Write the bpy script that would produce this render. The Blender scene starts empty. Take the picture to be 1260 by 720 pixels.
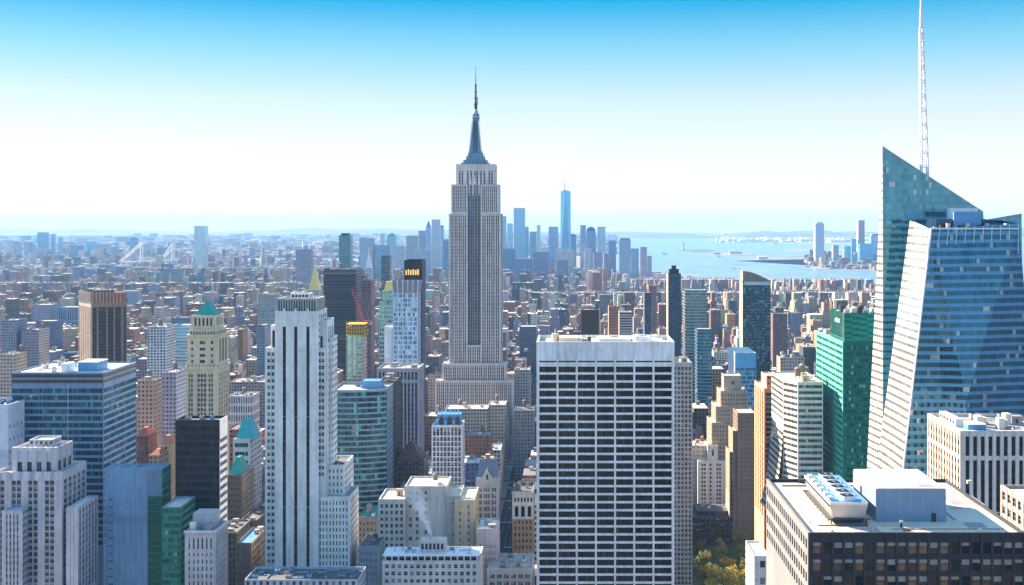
import bpy, math, random, zlib
import numpy as np
from mathutils import Vector
S = bpy.context.scene
C = S.collection
RAD = math.radians

# ------------------------------------------------------------------ camera, sky, sun, exposure
CZ = 260.0; F = 1420.0; VX = 700.0; VY = 276.0
cam = bpy.data.objects.new('camera', bpy.data.cameras.new('camera')); C.objects.link(cam)
cam.location = (0, 0, CZ); cam.rotation_euler = (RAD(90), 0, 0)
cam.data.sensor_width = 36.0; cam.data.lens = 36.0 * F / 1260.0
cam.data.shift_x = -70 / 1260.0; cam.data.shift_y = -(360 - VY) / 1260.0
cam.data.clip_start = 1.0; cam.data.clip_end = 120000
S.camera = cam
S.view_settings.view_transform = 'Standard'; S.view_settings.look = 'None'
S.view_settings.gamma = 1.0; S.view_settings.use_curve_mapping = False
S.view_settings.exposure = 2.08
SUN_EL = 27.0
SUN_DIR = Vector((-0.76, 0.65, 0)).normalized()              # horizontal direction towards the sun
world = bpy.data.worlds.new('World'); S.world = world; world.use_nodes = True
wt = world.node_tree; wt.nodes.clear()
wo = wt.nodes.new('ShaderNodeOutputWorld'); wb = wt.nodes.new('ShaderNodeBackground')
sky = wt.nodes.new('ShaderNodeTexSky'); sky.sky_type = 'NISHITA'; sky.sun_disc = False
sky.sun_elevation = RAD(SUN_EL); sky.sun_rotation = math.atan2(SUN_DIR.x, SUN_DIR.y)
sky.altitude = 200; sky.air_density = 1.0; sky.dust_density = 0.6; sky.ozone_density = 2.0
tc = wt.nodes.new('ShaderNodeTexCoord'); sx = wt.nodes.new('ShaderNodeSeparateXYZ')
rmp = wt.nodes.new('ShaderNodeValToRGB')
wt.links.new(tc.outputs['Generated'], sx.inputs[0]); wt.links.new(sx.outputs['Z'], rmp.inputs[0])
cr = rmp.color_ramp                       # the strong colour of a clear polarised autumn sky above a milky horizon
cr.elements[0].position = 0.0; cr.elements[0].color = (.62, .61, .64, 1)
cr.elements[1].position = 0.45; cr.elements[1].color = (0.36, 0.70, 1.15, 1)
for p_, c_ in ((0.053, (.42, .46, .48, 1)), (0.109, (.21, .36, .42, 1)), (0.15, (0.07, 0.28, .41, 1)), (0.18, (0.0, 0.155, 0.36, 1)), (0.27, (0.06, 0.35, 0.75, 1))):
    e = cr.elements.new(p_); e.color = c_
mx = wt.nodes.new('ShaderNodeMix'); mx.data_type = 'RGBA'; mx.blend_type = 'MULTIPLY'; mx.inputs[0].default_value = 1.0
wt.links.new(sky.outputs[0], mx.inputs[6]); wt.links.new(rmp.outputs[0], mx.inputs[7])
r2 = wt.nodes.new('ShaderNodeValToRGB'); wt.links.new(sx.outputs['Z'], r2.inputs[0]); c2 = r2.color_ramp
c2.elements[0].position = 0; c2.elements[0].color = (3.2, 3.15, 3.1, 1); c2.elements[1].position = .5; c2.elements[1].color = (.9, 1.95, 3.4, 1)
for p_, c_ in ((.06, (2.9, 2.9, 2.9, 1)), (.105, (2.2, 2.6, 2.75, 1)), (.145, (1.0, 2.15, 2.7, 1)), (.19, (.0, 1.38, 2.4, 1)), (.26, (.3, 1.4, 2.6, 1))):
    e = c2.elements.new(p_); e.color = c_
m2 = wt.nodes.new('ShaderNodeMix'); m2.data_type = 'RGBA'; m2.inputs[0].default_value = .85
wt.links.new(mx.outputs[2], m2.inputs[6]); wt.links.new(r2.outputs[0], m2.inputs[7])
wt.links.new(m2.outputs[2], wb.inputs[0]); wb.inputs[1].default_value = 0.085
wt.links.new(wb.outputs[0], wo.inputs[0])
sl = bpy.data.lights.new('sun', 'SUN'); sun = bpy.data.objects.new('sun', sl); C.objects.link(sun)
sl.energy = 5.0; sl.angle = RAD(0.5); sl.color = (1.0, 0.80, 0.58)
sd = Vector((SUN_DIR.x * math.cos(RAD(SUN_EL)), SUN_DIR.y * math.cos(RAD(SUN_EL)), math.sin(RAD(SUN_EL))))
sun.rotation_euler = sd.to_track_quat('Z', 'Y').to_euler(); sun.location = (0, 0, 2000)
S.cycles.max_bounces = 5; S.cycles.diffuse_bounces = 1; S.cycles.glossy_bounces = 2
S.cycles.volume_bounces = 4; S.cycles.transparent_max_bounces = 4
S.cycles.use_denoising = True

R = random.Random(11)
HAZE_D = 3.1e-5; HAZE_COL = (.27, .57, 1.0, 1); HAZE_G = 0.0
def X_(x, Y): return (x - VX) * Y / F
def Z_(y, Y): return CZ - (y - VY) * Y / F
def gY(y): return CZ * F / (y - VY)
def gp(x, y): Y = gY(y); return (X_(x, Y), Y)

# ------------------------------------------------------------------ node materials
class NB:
    def __init__(s, name):
        s.m = bpy.data.materials.new(name); s.m.use_nodes = True; s.t = s.m.node_tree; s.t.nodes.clear()
        s.out = s.n('ShaderNodeOutputMaterial'); s.p = s.n('ShaderNodeBsdfPrincipled'); s.l(s.p.outputs[0], s.out.inputs[0])
    def n(s, k): return s.t.nodes.new(k)
    def l(s, a, b): s.t.links.new(a, b)
    def setin(s, sock, v):
        if hasattr(v, 'is_linked') or isinstance(v, bpy.types.NodeSocket): s.l(v, sock)
        else: sock.default_value = v
    def ma(s, op, a, b=0.0, c=None):
        x = s.n('ShaderNodeMath'); x.operation = op; s.setin(x.inputs[0], a); s.setin(x.inputs[1], b)
        if c is not None: s.setin(x.inputs[2], c)
        return x.outputs[0]
    def mix(s, f, a, b, mode='MIX'):
        x = s.n('ShaderNodeMix'); x.data_type = 'RGBA'; x.blend_type = mode
        s.setin(x.inputs[0], f); s.setin(x.inputs[6], a); s.setin(x.inputs[7], b); return x.outputs[2]
    def attr(s, name): x = s.n('ShaderNodeAttribute'); x.attribute_name = name; return x
    def pos(s): return s.n('ShaderNodeNewGeometry').outputs['Position']
    def noise(s, vec, scale, detail=3, rough=0.6):
        x = s.n('ShaderNodeTexNoise'); s.l(vec, x.inputs['Vector']); x.inputs['Scale'].default_value = scale
        x.inputs['Detail'].default_value = detail; x.inputs['Roughness'].default_value = rough; return x.outputs['Fac']
    def ramp(s, f, stops, mode='LINEAR'):
        x = s.n('ShaderNodeValToRGB'); s.l(f, x.inputs[0]); r = x.color_ramp; r.interpolation = mode
        r.elements[0].position = stops[0][0]; r.elements[0].color = (*stops[0][1], 1)
        r.elements[1].position = stops[-1][0]; r.elements[1].color = (*stops[-1][1], 1)
        for p, c in stops[1:-1]: e = r.elements.new(p); e.color = (*c, 1)
        return x.outputs[0]
    def scaled(s, vec, v):
        x = s.n('ShaderNodeVectorMath'); x.operation = 'MULTIPLY'; s.l(vec, x.inputs[0]); x.inputs[1].default_value = v; return x.outputs[0]
    def white(s, vec):
        x = s.n('ShaderNodeTexWhiteNoise'); x.noise_dimensions = '3D'; s.l(vec, x.inputs['Vector']); return x
    def comb(s, a, b, c):
        x = s.n('ShaderNodeCombineXYZ'); s.setin(x.inputs[0], a); s.setin(x.inputs[1], b); s.setin(x.inputs[2], c); return x.outputs[0]
M = {}
def mk_facade():
    b = NB('facade_masonry'); uv = b.n('ShaderNodeUVMap').outputs[0]
    sp = b.n('ShaderNodeSeparateXYZ'); b.l(uv, sp.inputs[0]); u, v = sp.outputs[0], sp.outputs[1]
    par = b.attr('par'); pc = b.n('ShaderNodeSeparateColor'); b.l(par.outputs['Color'], pc.inputs[0])
    cu = b.ma('DIVIDE', u, pc.outputs[0]); cv = b.ma('DIVIDE', v, pc.outputs[1])
    mu = b.ma('LESS_THAN', b.ma('ABSOLUTE', b.ma('SUBTRACT', b.ma('FRACT', cu), .5)), b.ma('MULTIPLY', pc.outputs[2], .5))
    mv = b.ma('LESS_THAN', b.ma('ABSOLUTE', b.ma('SUBTRACT', b.ma('FRACT', cv), .5)), b.ma('MULTIPLY', par.outputs['Alpha'], .5))
    mask = b.ma('MULTIPLY', mu, mv)
    col = b.attr('col').outputs['Color']
    cs = b.n('ShaderNodeSeparateColor'); b.l(col, cs.inputs[0])
    wn = b.white(b.comb(b.ma('FLOOR', cu), b.ma('FLOOR', cv), b.ma('MULTIPLY', cs.outputs[0], 971.0))).outputs['Value']
    wc = b.ramp(wn, [(0, (.012, .018, .028)), (.5, (.03, .05, .075)), (.72, (.05, .10, .15)), (.86, (.16, .17, .17)), (1, (.38, .36, .33))], 'CONSTANT')
    g = b.pos()
    n1 = b.noise(g, .05, 4, .65); n2 = b.noise(b.scaled(g, (.6, .6, .06)), 1.0, 4, .6)
    n3 = b.noise(g, .5, 3, .7); k = b.ma('ADD', b.ma('MULTIPLY', n1, .7), b.ma('MULTIPLY', n2, .85)); k = b.ma('ADD', k, b.ma('MULTIPLY', n3, .35)); k = b.ma('ADD', k, .05)
    wall = b.mix(1.0, col, b.comb(k, k, k), 'MULTIPLY')
    # thin floor courses
    band = b.ma('LESS_THAN', b.ma('FRACT', b.ma('ADD', cv, .5)), .07)
    wall = b.mix(b.ma('MULTIPLY', band, .18), wall, (.08, .075, .07, 1))
    b.l(b.mix(mask, wall, wc), b.p.inputs['Base Color'])
    b.l(b.ma('SUBTRACT', .88, b.ma('MULTIPLY', mask, .7)), b.p.inputs['Roughness'])
    b.p.inputs['Specular IOR Level'].default_value = .3; M['facade'] = b.m
def mk_curtain():
    b = NB('curtain_wall_glass'); uv = b.n('ShaderNodeUVMap').outputs[0]
    sp = b.n('ShaderNodeSeparateXYZ'); b.l(uv, sp.inputs[0]); u, v = sp.outputs[0], sp.outputs[1]
    par = b.attr('par'); pc = b.n('ShaderNodeSeparateColor'); b.l(par.outputs['Color'], pc.inputs[0])
    cu = b.ma('DIVIDE', u, pc.outputs[0]); cv = b.ma('DIVIDE', v, pc.outputs[1])
    mul = b.ma('LESS_THAN', b.ma('FRACT', cu), pc.outputs[2]); spn = b.ma('LESS_THAN', b.ma('FRACT', cv), par.outputs['Alpha'])
    w = b.white(b.comb(b.ma('FLOOR', cu), b.ma('FLOOR', cv), 3.0))
    col = b.attr('col').outputs['Color']; col2 = b.attr('col2').outputs['Color']
    n1 = b.noise(b.comb(b.ma('MULTIPLY', b.ma('FLOOR', cu), 1.0), b.ma('MULTIPLY', b.ma('FLOOR', cv), 1.0), 0.0), .22, 2, .6)
    br = b.ma('ADD', b.ma('MULTIPLY', w.outputs['Value'], .40), b.ma('MULTIPLY', n1, .8)); br = b.ma('ADD', br, .38)
    gl = b.mix(1.0, col, b.comb(br, br, br), 'MULTIPLY')
    bl = b.ma('GREATER_THAN', w.outputs['Value'], .93)
    gl = b.mix(b.ma('MULTIPLY', bl, .55), gl, (.42, .42, .38, 1))
    c = b.mix(spn, gl, b.mix(.35, col2, b.mix(1.0, col2, b.comb(br, br, br), 'MULTIPLY')))
    c = b.mix(mul, c, b.mix(.5, col2, (.1, .11, .12, 1)))
    solid = b.ma('MAXIMUM', mul, spn)
    b.l(c, b.p.inputs['Base Color'])
    b.l(b.ma('SUBTRACT', .75, b.ma('MULTIPLY', solid, .55)), b.p.inputs['Metallic'])
    b.l(b.ma('ADD', .07, b.ma('MULTIPLY', solid, .3)), b.p.inputs['Roughness'])
    nm = b.n('ShaderNodeNewGeometry').outputs['Normal']
    t = b.n('ShaderNodeVectorMath'); t.operation = 'SUBTRACT'; b.l(w.outputs['Color'], t.inputs[0]); t.inputs[1].default_value = (.5, .5, .5)
    t2 = b.scaled(t.outputs[0], (.022, .022, .022)); ad = b.n('ShaderNodeVectorMath'); ad.operation = 'ADD'; b.l(nm, ad.inputs[0]); b.l(t2, ad.inputs[1])
    no = b.n('ShaderNodeVectorMath'); no.operation = 'NORMALIZE'; b.l(ad.outputs[0], no.inputs[0]); b.l(no.outputs[0], b.p.inputs['Normal'])
    M['curtain'] = b.m
def mk_pane(name, stops, metal=.45, rough=.08):
    b = NB(name); r = b.attr('rnd').outputs['Fac']
    c = b.ramp(r, stops, 'CONSTANT')  # warm stops colour single panes like a caught reflection
    n = b.noise(b.pos(), .12, 3, .6); k = b.ma('ADD', b.ma('MULTIPLY', n, 1.1), .45)
    b.l(b.mix(1.0, c, b.comb(k, k, k), 'MULTIPLY'), b.p.inputs['Base Color'])
    b.p.inputs['Metallic'].default_value = metal; b.p.inputs['Roughness'].default_value = rough; b.p.inputs['Specular IOR Level'].default_value = .22
    w = b.white(b.comb(r, b.ma('MULTIPLY', r, 7.3), 1.0)); nm = b.n('ShaderNodeNewGeometry').outputs['Normal']
    t = b.n('ShaderNodeVectorMath'); t.operation = 'SUBTRACT'; b.l(w.outputs['Color'], t.inputs[0]); t.inputs[1].default_value = (.5, .5, .5)
    t2 = b.scaled(t.outputs[0], (.06, .06, .06)); ad = b.n('ShaderNodeVectorMath'); ad.operation = 'ADD'; b.l(nm, ad.inputs[0]); b.l(t2, ad.inputs[1])
    no = b.n('ShaderNodeVectorMath'); no.operation = 'NORMALIZE'; b.l(ad.outputs[0], no.inputs[0]); b.l(no.outputs[0], b.p.inputs['Normal'])
    M[name] = b.m
def mk_solid(name, col, rough=.7, metal=0.0, amp=.5, sc=.3, emit=None):
    b = NB(name); n = b.noise(b.pos(), sc, 5, .65); k = b.ma('ADD', b.ma('MULTIPLY', n, amp * 2), 1 - amp)
    b.l(b.mix(1.0, (*col, 1), b.comb(k, k, k), 'MULTIPLY'), b.p.inputs['Base Color'])
    b.p.inputs['Roughness'].default_value = rough; b.p.inputs['Metallic'].default_value = metal
    if emit: b.p.inputs['Emission Color'].default_value = (*col, 1); b.p.inputs['Emission Strength'].default_value = emit
    M[name] = b.m
mk_facade(); mk_curtain()
mk_pane('glass_dark', [(0, (.012, .018, .028)), (.45, (.02, .03, .045)), (.75, (.035, .06, .085)), (.9, (.10, .085, .06)), (1, (.2, .2, .2))], .1)
mk_pane('glass_black', [(0, (.002, .003, .005)), (.5, (.004, .006, .010)), (.8, (.009, .013, .022)), (.93, (.04, .03, .025)), (1, (.1, .1, .1))], .0, .2)
mk_pane('glass_blue', [(0, (.03, .08, .16)), (.35, (.06, .15, .28)), (.65, (.10, .30, .45)), (.85, (.30, .45, .52)), (1, (.5, .5, .5))])
mk_pane('glass_teal', [(0, (.006, .03, .05)), (.4, (.01, .055, .085)), (.7, (.015, .10, .15)), (.88, (.04, .30, .36)), (.95, (.10, .12, .12)), (1, (.3, .4, .4))])
mk_pane('glass_mixed', [(0, (.012, .018, .028)), (.5, (.025, .05, .075)), (.72, (.04, .20, .28)), (.85, (.08, .09, .10)), (.95, (.30, .24, .17)), (1, (.4, .4, .4))])
mk_pane('glass_brown_reflect', [(0, (.012, .014, .02)), (.5, (.02, .02, .022)), (.66, (.06, .042, .028)), (.86, (.13, .085, .05)), (1, (.2, .2, .2))], .1)  # brown stops put reflections into the pane colour
mk_pane('glass_green', [(0, (.01, .08, .06)), (.4, (.015, .13, .10)), (.7, (.03, .22, .16)), (.9, (.2, .4, .3)), (1, (.3, .4, .4))])
mk_solid('roof_white', (.66, .62, .56), .8, 0, .35, .12)
mk_solid('roof_tan', (.66, .55, .42), .85, 0, .35, .15)
mk_solid('roof_grey', (.26, .26, .27), .85, 0, .5, .12)
mk_solid('roof_dark', (.08, .08, .085), .8, 0, .6, .2)
mk_solid('metal', (.45, .47, .50), .4, .6, .3, .5)
mk_solid('white_metal', (.72, .73, .74), .45, .1, .15, .4)
mk_solid('panel_grey', (.18, .28, .40), .6, 0, .2, .3)
mk_solid('dark_metal', (.05, .05, .055), .5, .5, .4, .6)
mk_solid('blue_metal', (.10, .30, .55), .45, .2, .4, .4)
mk_solid('tank_wood', (.22, .13, .07), .85, 0, .5, 1.2)
mk_solid('copper_green', (.02, .30, .24), .6, 0, .35, .35)
mk_solid('copper_turquoise', (.03, .34, .40), .6, 0, .3, .35)
mk_solid('gold', (.95, .62, .16), .35, .4, .2, .2)
mk_solid('slate', (.12, .15, .19), .7, 0, .5, .4)
mk_solid('brown_tile', (.13, .065, .045), .8, 0, .5, .4)
mk_solid('red_tile', (.33, .08, .055), .75, 0, .4, .4)
mk_solid('orange_tile', (.44, .16, .08), .75, 0, .4, .4)
mk_solid('red_paint', (.40, .05, .05), .5, 0, .2, .5)
mk_solid('yellow_paint', (.75, .48, .04), .5, 0, .3, .5)
mk_solid('asphalt', (.05, .05, .053), .9, 0, .5, .1)
mk_solid('pavement', (.24, .23, .22), .9, 0, .4, .2)
mk_solid('road_paint', (.75, .75, .72), .8, 0, .3, .5)
mk_solid('bark', (.07, .045, .03), .9, 0, .4, 2)
mk_solid('rubber', (.02, .02, .02), .8, 0, .2, 2)
mk_solid('lamp_glow', (1.0, .55, .10), .5, 0, .6, .25, emit=.22)

# ------------------------------------------------------------------ mesh builder
NOW = (1000., 1000., 0., 0.)
class MB:
    def __init__(s): s.V = []; s.Fc = []; s.MI = []; s.mats = []; s.UV = []; s.col = []; s.col2 = []; s.par = []; s.rnd = []
    def mi(s, m):
        if m not in s.mats: s.mats.append(m)
        return s.mats.index(m)
    def face(s, pts, mat, col=(.5, .5, .5), uv=None, par=NOW, col2=(.3, .3, .3), rnd=0.0):
        b = len(s.V); s.V += pts; s.Fc.append(tuple(range(b, b + len(pts)))); s.MI.append(s.mi(mat))
        s.UV += uv if uv else [(p[0], p[2]) for p in pts]
        s.col.append((*col, 1)); s.col2.append((*col2, 1)); s.par.append(par); s.rnd.append(rnd)
    def obox(s, o, u, n, u0, u1, d0, d1, z0, z1, mat, col=(.5, .5, .5), skip='b', rnd=0.0):
        def P(a, d, z): return (o[0] + u[0] * a + n[0] * d, o[1] + u[1] * a + n[1] * d, z)
        if u1 <= u0 or z1 <= z0: return
        k = dict(col=col, rnd=rnd)
        if 'f' not in skip: s.face([P(u0, d1, z0), P(u1, d1, z0), P(u1, d1, z1), P(u0, d1, z1)], mat, **k)
        if 'b' not in skip: s.face([P(u1, d0, z0), P(u0, d0, z0), P(u0, d0, z1), P(u1, d0, z1)], mat, **k)
        if 'e' not in skip:
            s.face([P(u0, d0, z0), P(u0, d1, z0), P(u0, d1, z1), P(u0, d0, z1)], mat, **k)
            s.face([P(u1, d1, z0), P(u1, d0, z0), P(u1, d0, z1), P(u1, d1, z1)], mat, **k)
        if 't' not in skip: s.face([P(u0, d1, z1), P(u1, d1, z1), P(u1, d0, z1), P(u0, d0, z1)], mat, **k)
        if 'u' not in skip: s.face([P(u0, d0, z0), P(u1, d0, z0), P(u1, d1, z0), P(u0, d1, z0)], mat, **k)
    def box(s, x0, x1, y0, y1, z0, z1, mat, col=(.5, .5, .5), skip=''):
        s.obox((0, 0), (1, 0), (0, -1), x0, x1, -y1, -y0, z0, z1, mat, col, skip)
    def cyl(s, x, y, z0, z1, r0, r1, mat, col=(.5, .5, .5), n=12, cap=True):
        a = [2 * math.pi * i / n for i in range(n)]
        for i in range(n):
            j = (i + 1) % n
            p = [(x + r0 * math.cos(a[i]), y + r0 * math.sin(a[i]), z0), (x + r0 * math.cos(a[j]), y + r0 * math.sin(a[j]), z0)]
            p += [(x + r1 * math.cos(a[j]), y + r1 * math.sin(a[j]), z1), (x + r1 * math.cos(a[i]), y + r1 * math.sin(a[i]), z1)] if r1 > 0 else [(x, y, z1)]
            s.face(p, mat, col)
        if cap and r1 > 0: s.face([(x + r1 * math.cos(t), y + r1 * math.sin(t), z1) for t in a], mat, col)
    def bar(s, a, b, r, mat, col=(.5, .5, .5)):
        a = Vector(a); b = Vector(b); d = (b - a).normalized(); h = Vector((0, 0, 1)) if abs(d.z) < .9 else Vector((1, 0, 0))
        u = d.cross(h).normalized() * r; v = d.cross(u).normalized() * r; q = [u + v, u - v, -u - v, -u + v]
        for i in range(4): s.face([tuple(a + q[i]), tuple(a + q[(i + 1) % 4]), tuple(b + q[(i + 1) % 4]), tuple(b + q[i])], mat, col)
        s.face([tuple(b + x) for x in q], mat, col); s.face([tuple(a + x) for x in q[::-1]], mat, col)
    def hull(s, base, top, z0, z1, mat, col=(.5, .5, .5), cap=True, uvs=None, **k):
        n = len(base)
        for i in range(n):
            j = (i + 1) % n
            p = [(*base[i], z0), (*base[j], z0), (*top[j], z1)]
            if top[i] != top[j]: p.append((*top[i], z1))
            L = math.dist(base[i], base[j])
            uv = [(0, z0), (L, z0), (L, z1), (0, z1)][:len(p)]
            s.face(p, mat, col, uv=uv, **k)
        if cap and top[0] != top[1]: s.face([(*t, z1) for t in top], mat, col)
    def mesh(s, name, off=(0, 0, 0)):
        me = bpy.data.meshes.new(name); V = np.array(s.V, dtype=np.float64).reshape(-1, 3) - np.array(off)
        me.from_pydata([tuple(v) for v in V], [], s.Fc)
        for m in s.mats: me.materials.append(M[m])
        me.polygons.foreach_set('material_index', s.MI)
        uvl = me.uv_layers.new(name='UVMap'); uvl.data.foreach_set('uv', np.array(s.UV, dtype=np.float32).ravel())
        for nm, dat in (('col', s.col), ('col2', s.col2), ('par', s.par)):
            a = me.attributes.new(nm, 'FLOAT_COLOR', 'FACE'); a.data.foreach_set('color', np.array(dat, dtype=np.float32).ravel())
        a = me.attributes.new('rnd', 'FLOAT', 'FACE'); a.data.foreach_set('value', np.array(s.rnd, dtype=np.float32))
        me.update(); return me
    def build(s, name, parent=None, off=(0, 0, 0)):
        o = bpy.data.objects.new(name, s.mesh(name, off)); C.objects.link(o)
        if parent: o.parent = parent
        return o
def tag(o, label=None, cat=None, group=None, kind=None):
    for k, v in (('label', label), ('category', cat), ('group', group), ('kind', kind)):
        if v: o[k] = v
    return o
def empty(name, loc, label, cat, group=None):
    o = bpy.data.objects.new(name, None); C.objects.link(o); o.location = loc; o.empty_display_size = 5
    return tag(o, label, cat, group)
def inst(name, me, parent, loc=(0, 0, 0), rz=0.0, sc=(1, 1, 1)):
    o = bpy.data.objects.new(name, me); C.objects.link(o); o.parent = parent; o.location = loc
    o.rotation_euler = (0, 0, rz); o.scale = sc; return o

# ------------------------------------------------------------------ shared small meshes
def mk_shared():
    d = {}
    b = MB()                                      # water tank: wooden drum, conical cap, four legs and ring
    b.cyl(0, 0, 3.0, 7.2, 2.0, 1.95, 'tank_wood', n=12, cap=False); b.cyl(0, 0, 7.2, 8.9, 2.25, 0, 'roof_grey', n=12)
    b.cyl(0, 0, 2.7, 3.0, 2.2, 2.2, 'dark_metal', n=12); d['tank'] = b.mesh('water_tank')
    b = MB()
    for sx_ in (-1, 1):
        for sy_ in (-1, 1): b.bar((1.4 * sx_, 1.4 * sy_, 0), (1.3 * sx_, 1.3 * sy_, 2.75), .14, 'dark_metal')
    b.bar((-1.4, -1.4, .3), (1.3, -1.3, 2.5), .07, 'dark_metal'); b.bar((1.4, -1.4, .3), (-1.3, -1.3, 2.5), .07, 'dark_metal')
    d['stand'] = b.mesh('tank_stand')
    for nm, mt in (('unit', 'metal'), ('unit_white', 'white_metal'), ('unit_blue', 'blue_metal')):
        b = MB(); b.box(-2, 2, -1.5, 1.5, .35, 2.4, mt); b.cyl(-.9, 0, 2.4, 2.8, .75, .75, 'dark_metal', n=10); b.cyl(.95, 0, 2.4, 2.8, .75, .75, 'dark_metal', n=10)
        for x in (-1.8, 1.8): b.box(x - .1, x + .1, -1.3, 1.3, 0, .35, 'dark_metal')
        for k in range(5): b.box(-1.9, 1.9, -1.56, -1.51, .6 + k * .33, .75 + k * .33, 'dark_metal')
        d[nm] = b.mesh('cooling_unit')
    b = MB(); b.box(-2.5, 2.5, -2, 2, 0, 3.2, 'facade', (.42, .36, .30)); b.box(-2.7, 2.7, -2.2, 2.2, 3.2, 3.5, 'roof_grey'); b.box(-.5, .5, -2.06, -2.01, 0, 2.2, 'dark_metal')
    d['bulkhead'] = b.mesh('bulkhead')
    b = MB(); b.cyl(0, 0, 0, 1.6, .25, .25, 'metal', n=8); b.cyl(0, 0, 1.6, 1.9, .45, .2, 'metal', n=8); d['vent'] = b.mesh('vent_pipe')
    b = MB(); b.box(-3.5, 3.5, -.35, .35, .5, 1.1, 'metal'); b.box(3.5, 4.1, -.35, 3, .5, 1.1, 'metal')
    for x in (-3, 0, 3): b.box(x - .1, x + .1, -.3, .3, 0, .5, 'dark_metal')
    d['duct'] = b.mesh('duct')
    return d
SH = mk_shared()
def rooftop(root, x0, x1, y0, y1, z, n, rr, tank=0, kinds=('unit', 'unit_white', 'bulkhead', 'vent', 'duct'), s=1.0):
    ox, oy = root.location.x, root.location.y; placed = []
    names = {'unit': 'cooling_unit', 'unit_white': 'cooling_unit', 'unit_blue': 'cooling_unit', 'bulkhead': 'bulkhead', 'vent': 'vent_pipe', 'duct': 'duct'}
    for i in range(n + tank):
        k = 'tank' if i < tank else rr.choice(kinds); rad = {'tank': 2.5, 'vent': .5, 'duct': 4.0}.get(k, 3) * s
        for _ in range(12):
            if x1 - x0 < 2 * rad + .5 or y1 - y0 < 2 * rad + .5: break
            x = rr.uniform(x0 + rad, x1 - rad); y = rr.uniform(y0 + rad, y1 - rad)
            if all(math.hypot(x - a, y - b) > rad + c for a, b, c in placed):
                placed.append((x, y, rad))
                if k == 'tank':
                    t = inst('water_tank', SH['tank'], root, (x - ox, y - oy, z), 0, (s, s, s)); inst('tank_stand', SH['stand'], t)
                else: inst(names[k], SH[k], root, (x - ox, y - oy, z), rr.choice((0, math.pi / 2)), (s * rr.uniform(.7, 1.1),) * 2 + (s * rr.uniform(.7, 1.2),))
                break

# ------------------------------------------------------------------ buildings
FOOT = []         # footprints taken: x0,x1,y0,y1
VIEW = []         # (px left, px right, Y, lowest picture row of it that stays open)
pane_cache = {}
def pane_mesh(kind, w, h, mat, var, sp, fh):
    key = (kind, round(w, 2), round(h, 2), mat, var, sp, round(fh, 2))
    if key in pane_cache: return pane_cache[key]
    rr = random.Random(int(w * 131 + h * 977) + var * 31); b = MB(); o, u, n = (0, 0), (1, 0), (0, -1)
    fill_pane(b, o, u, n, -w / 2, w / 2, 0, h, kind, mat, sp, fh, rr)
    pane_cache[key] = b.mesh({'pane': 'window', 'ribbon': 'window_band', 'strip': 'window_strip'}[kind]); return pane_cache[key]
def fill_pane(b, o, u, n, u0, u1, z0, z1, kind, mat, sp, fh, rr):
    d = .10
    if kind == 'strip':
        z = z0; k = 0
        while z < z1 - .3:
            zt = min(z + fh * .58, z1)
            b.obox(o, u, n, u0, u1, 0, d, z, zt, mat, skip='betu', rnd=rr.random())
            if zt < z1: b.obox(o, u, n, u0, u1, 0, d + .05, zt, min(z + fh, z1), 'facade', sp, skip='be')
            z += fh
        return
    w = u1 - u0; m = max(1, round(w / (1.5 if kind == 'ribbon' else 1.7))); s = w / m
    for i in range(m):
        a, c = u0 + i * s, u0 + (i + 1) * s; r = rr.random(); g = .05 if m > 1 else 0
        bl = rr.choice((0, 0, 0, 0, 0, .3, .5)) if kind == 'pane' else 0
        zb = z1 - (z1 - z0) * bl
        b.obox(o, u, n, a, c, 0, d, z0, zb, mat, skip='betu', rnd=r)
        if bl: b.obox(o, u, n, a, c, 0, d, zb, z1, 'facade', (.24, .24, .23), skip='betu')
        if i: b.obox(o, u, n, a - .05, a + .05, d, d + .08, z0, z1, 'facade', sp)
    if kind == 'pane' and (z1 - z0) > 1.3 and w < 3: zc = (z0 + z1) / 2; b.obox(o, u, n, u0, u1, d, d + .05, zc - .05, zc + .05, 'facade', sp)
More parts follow.
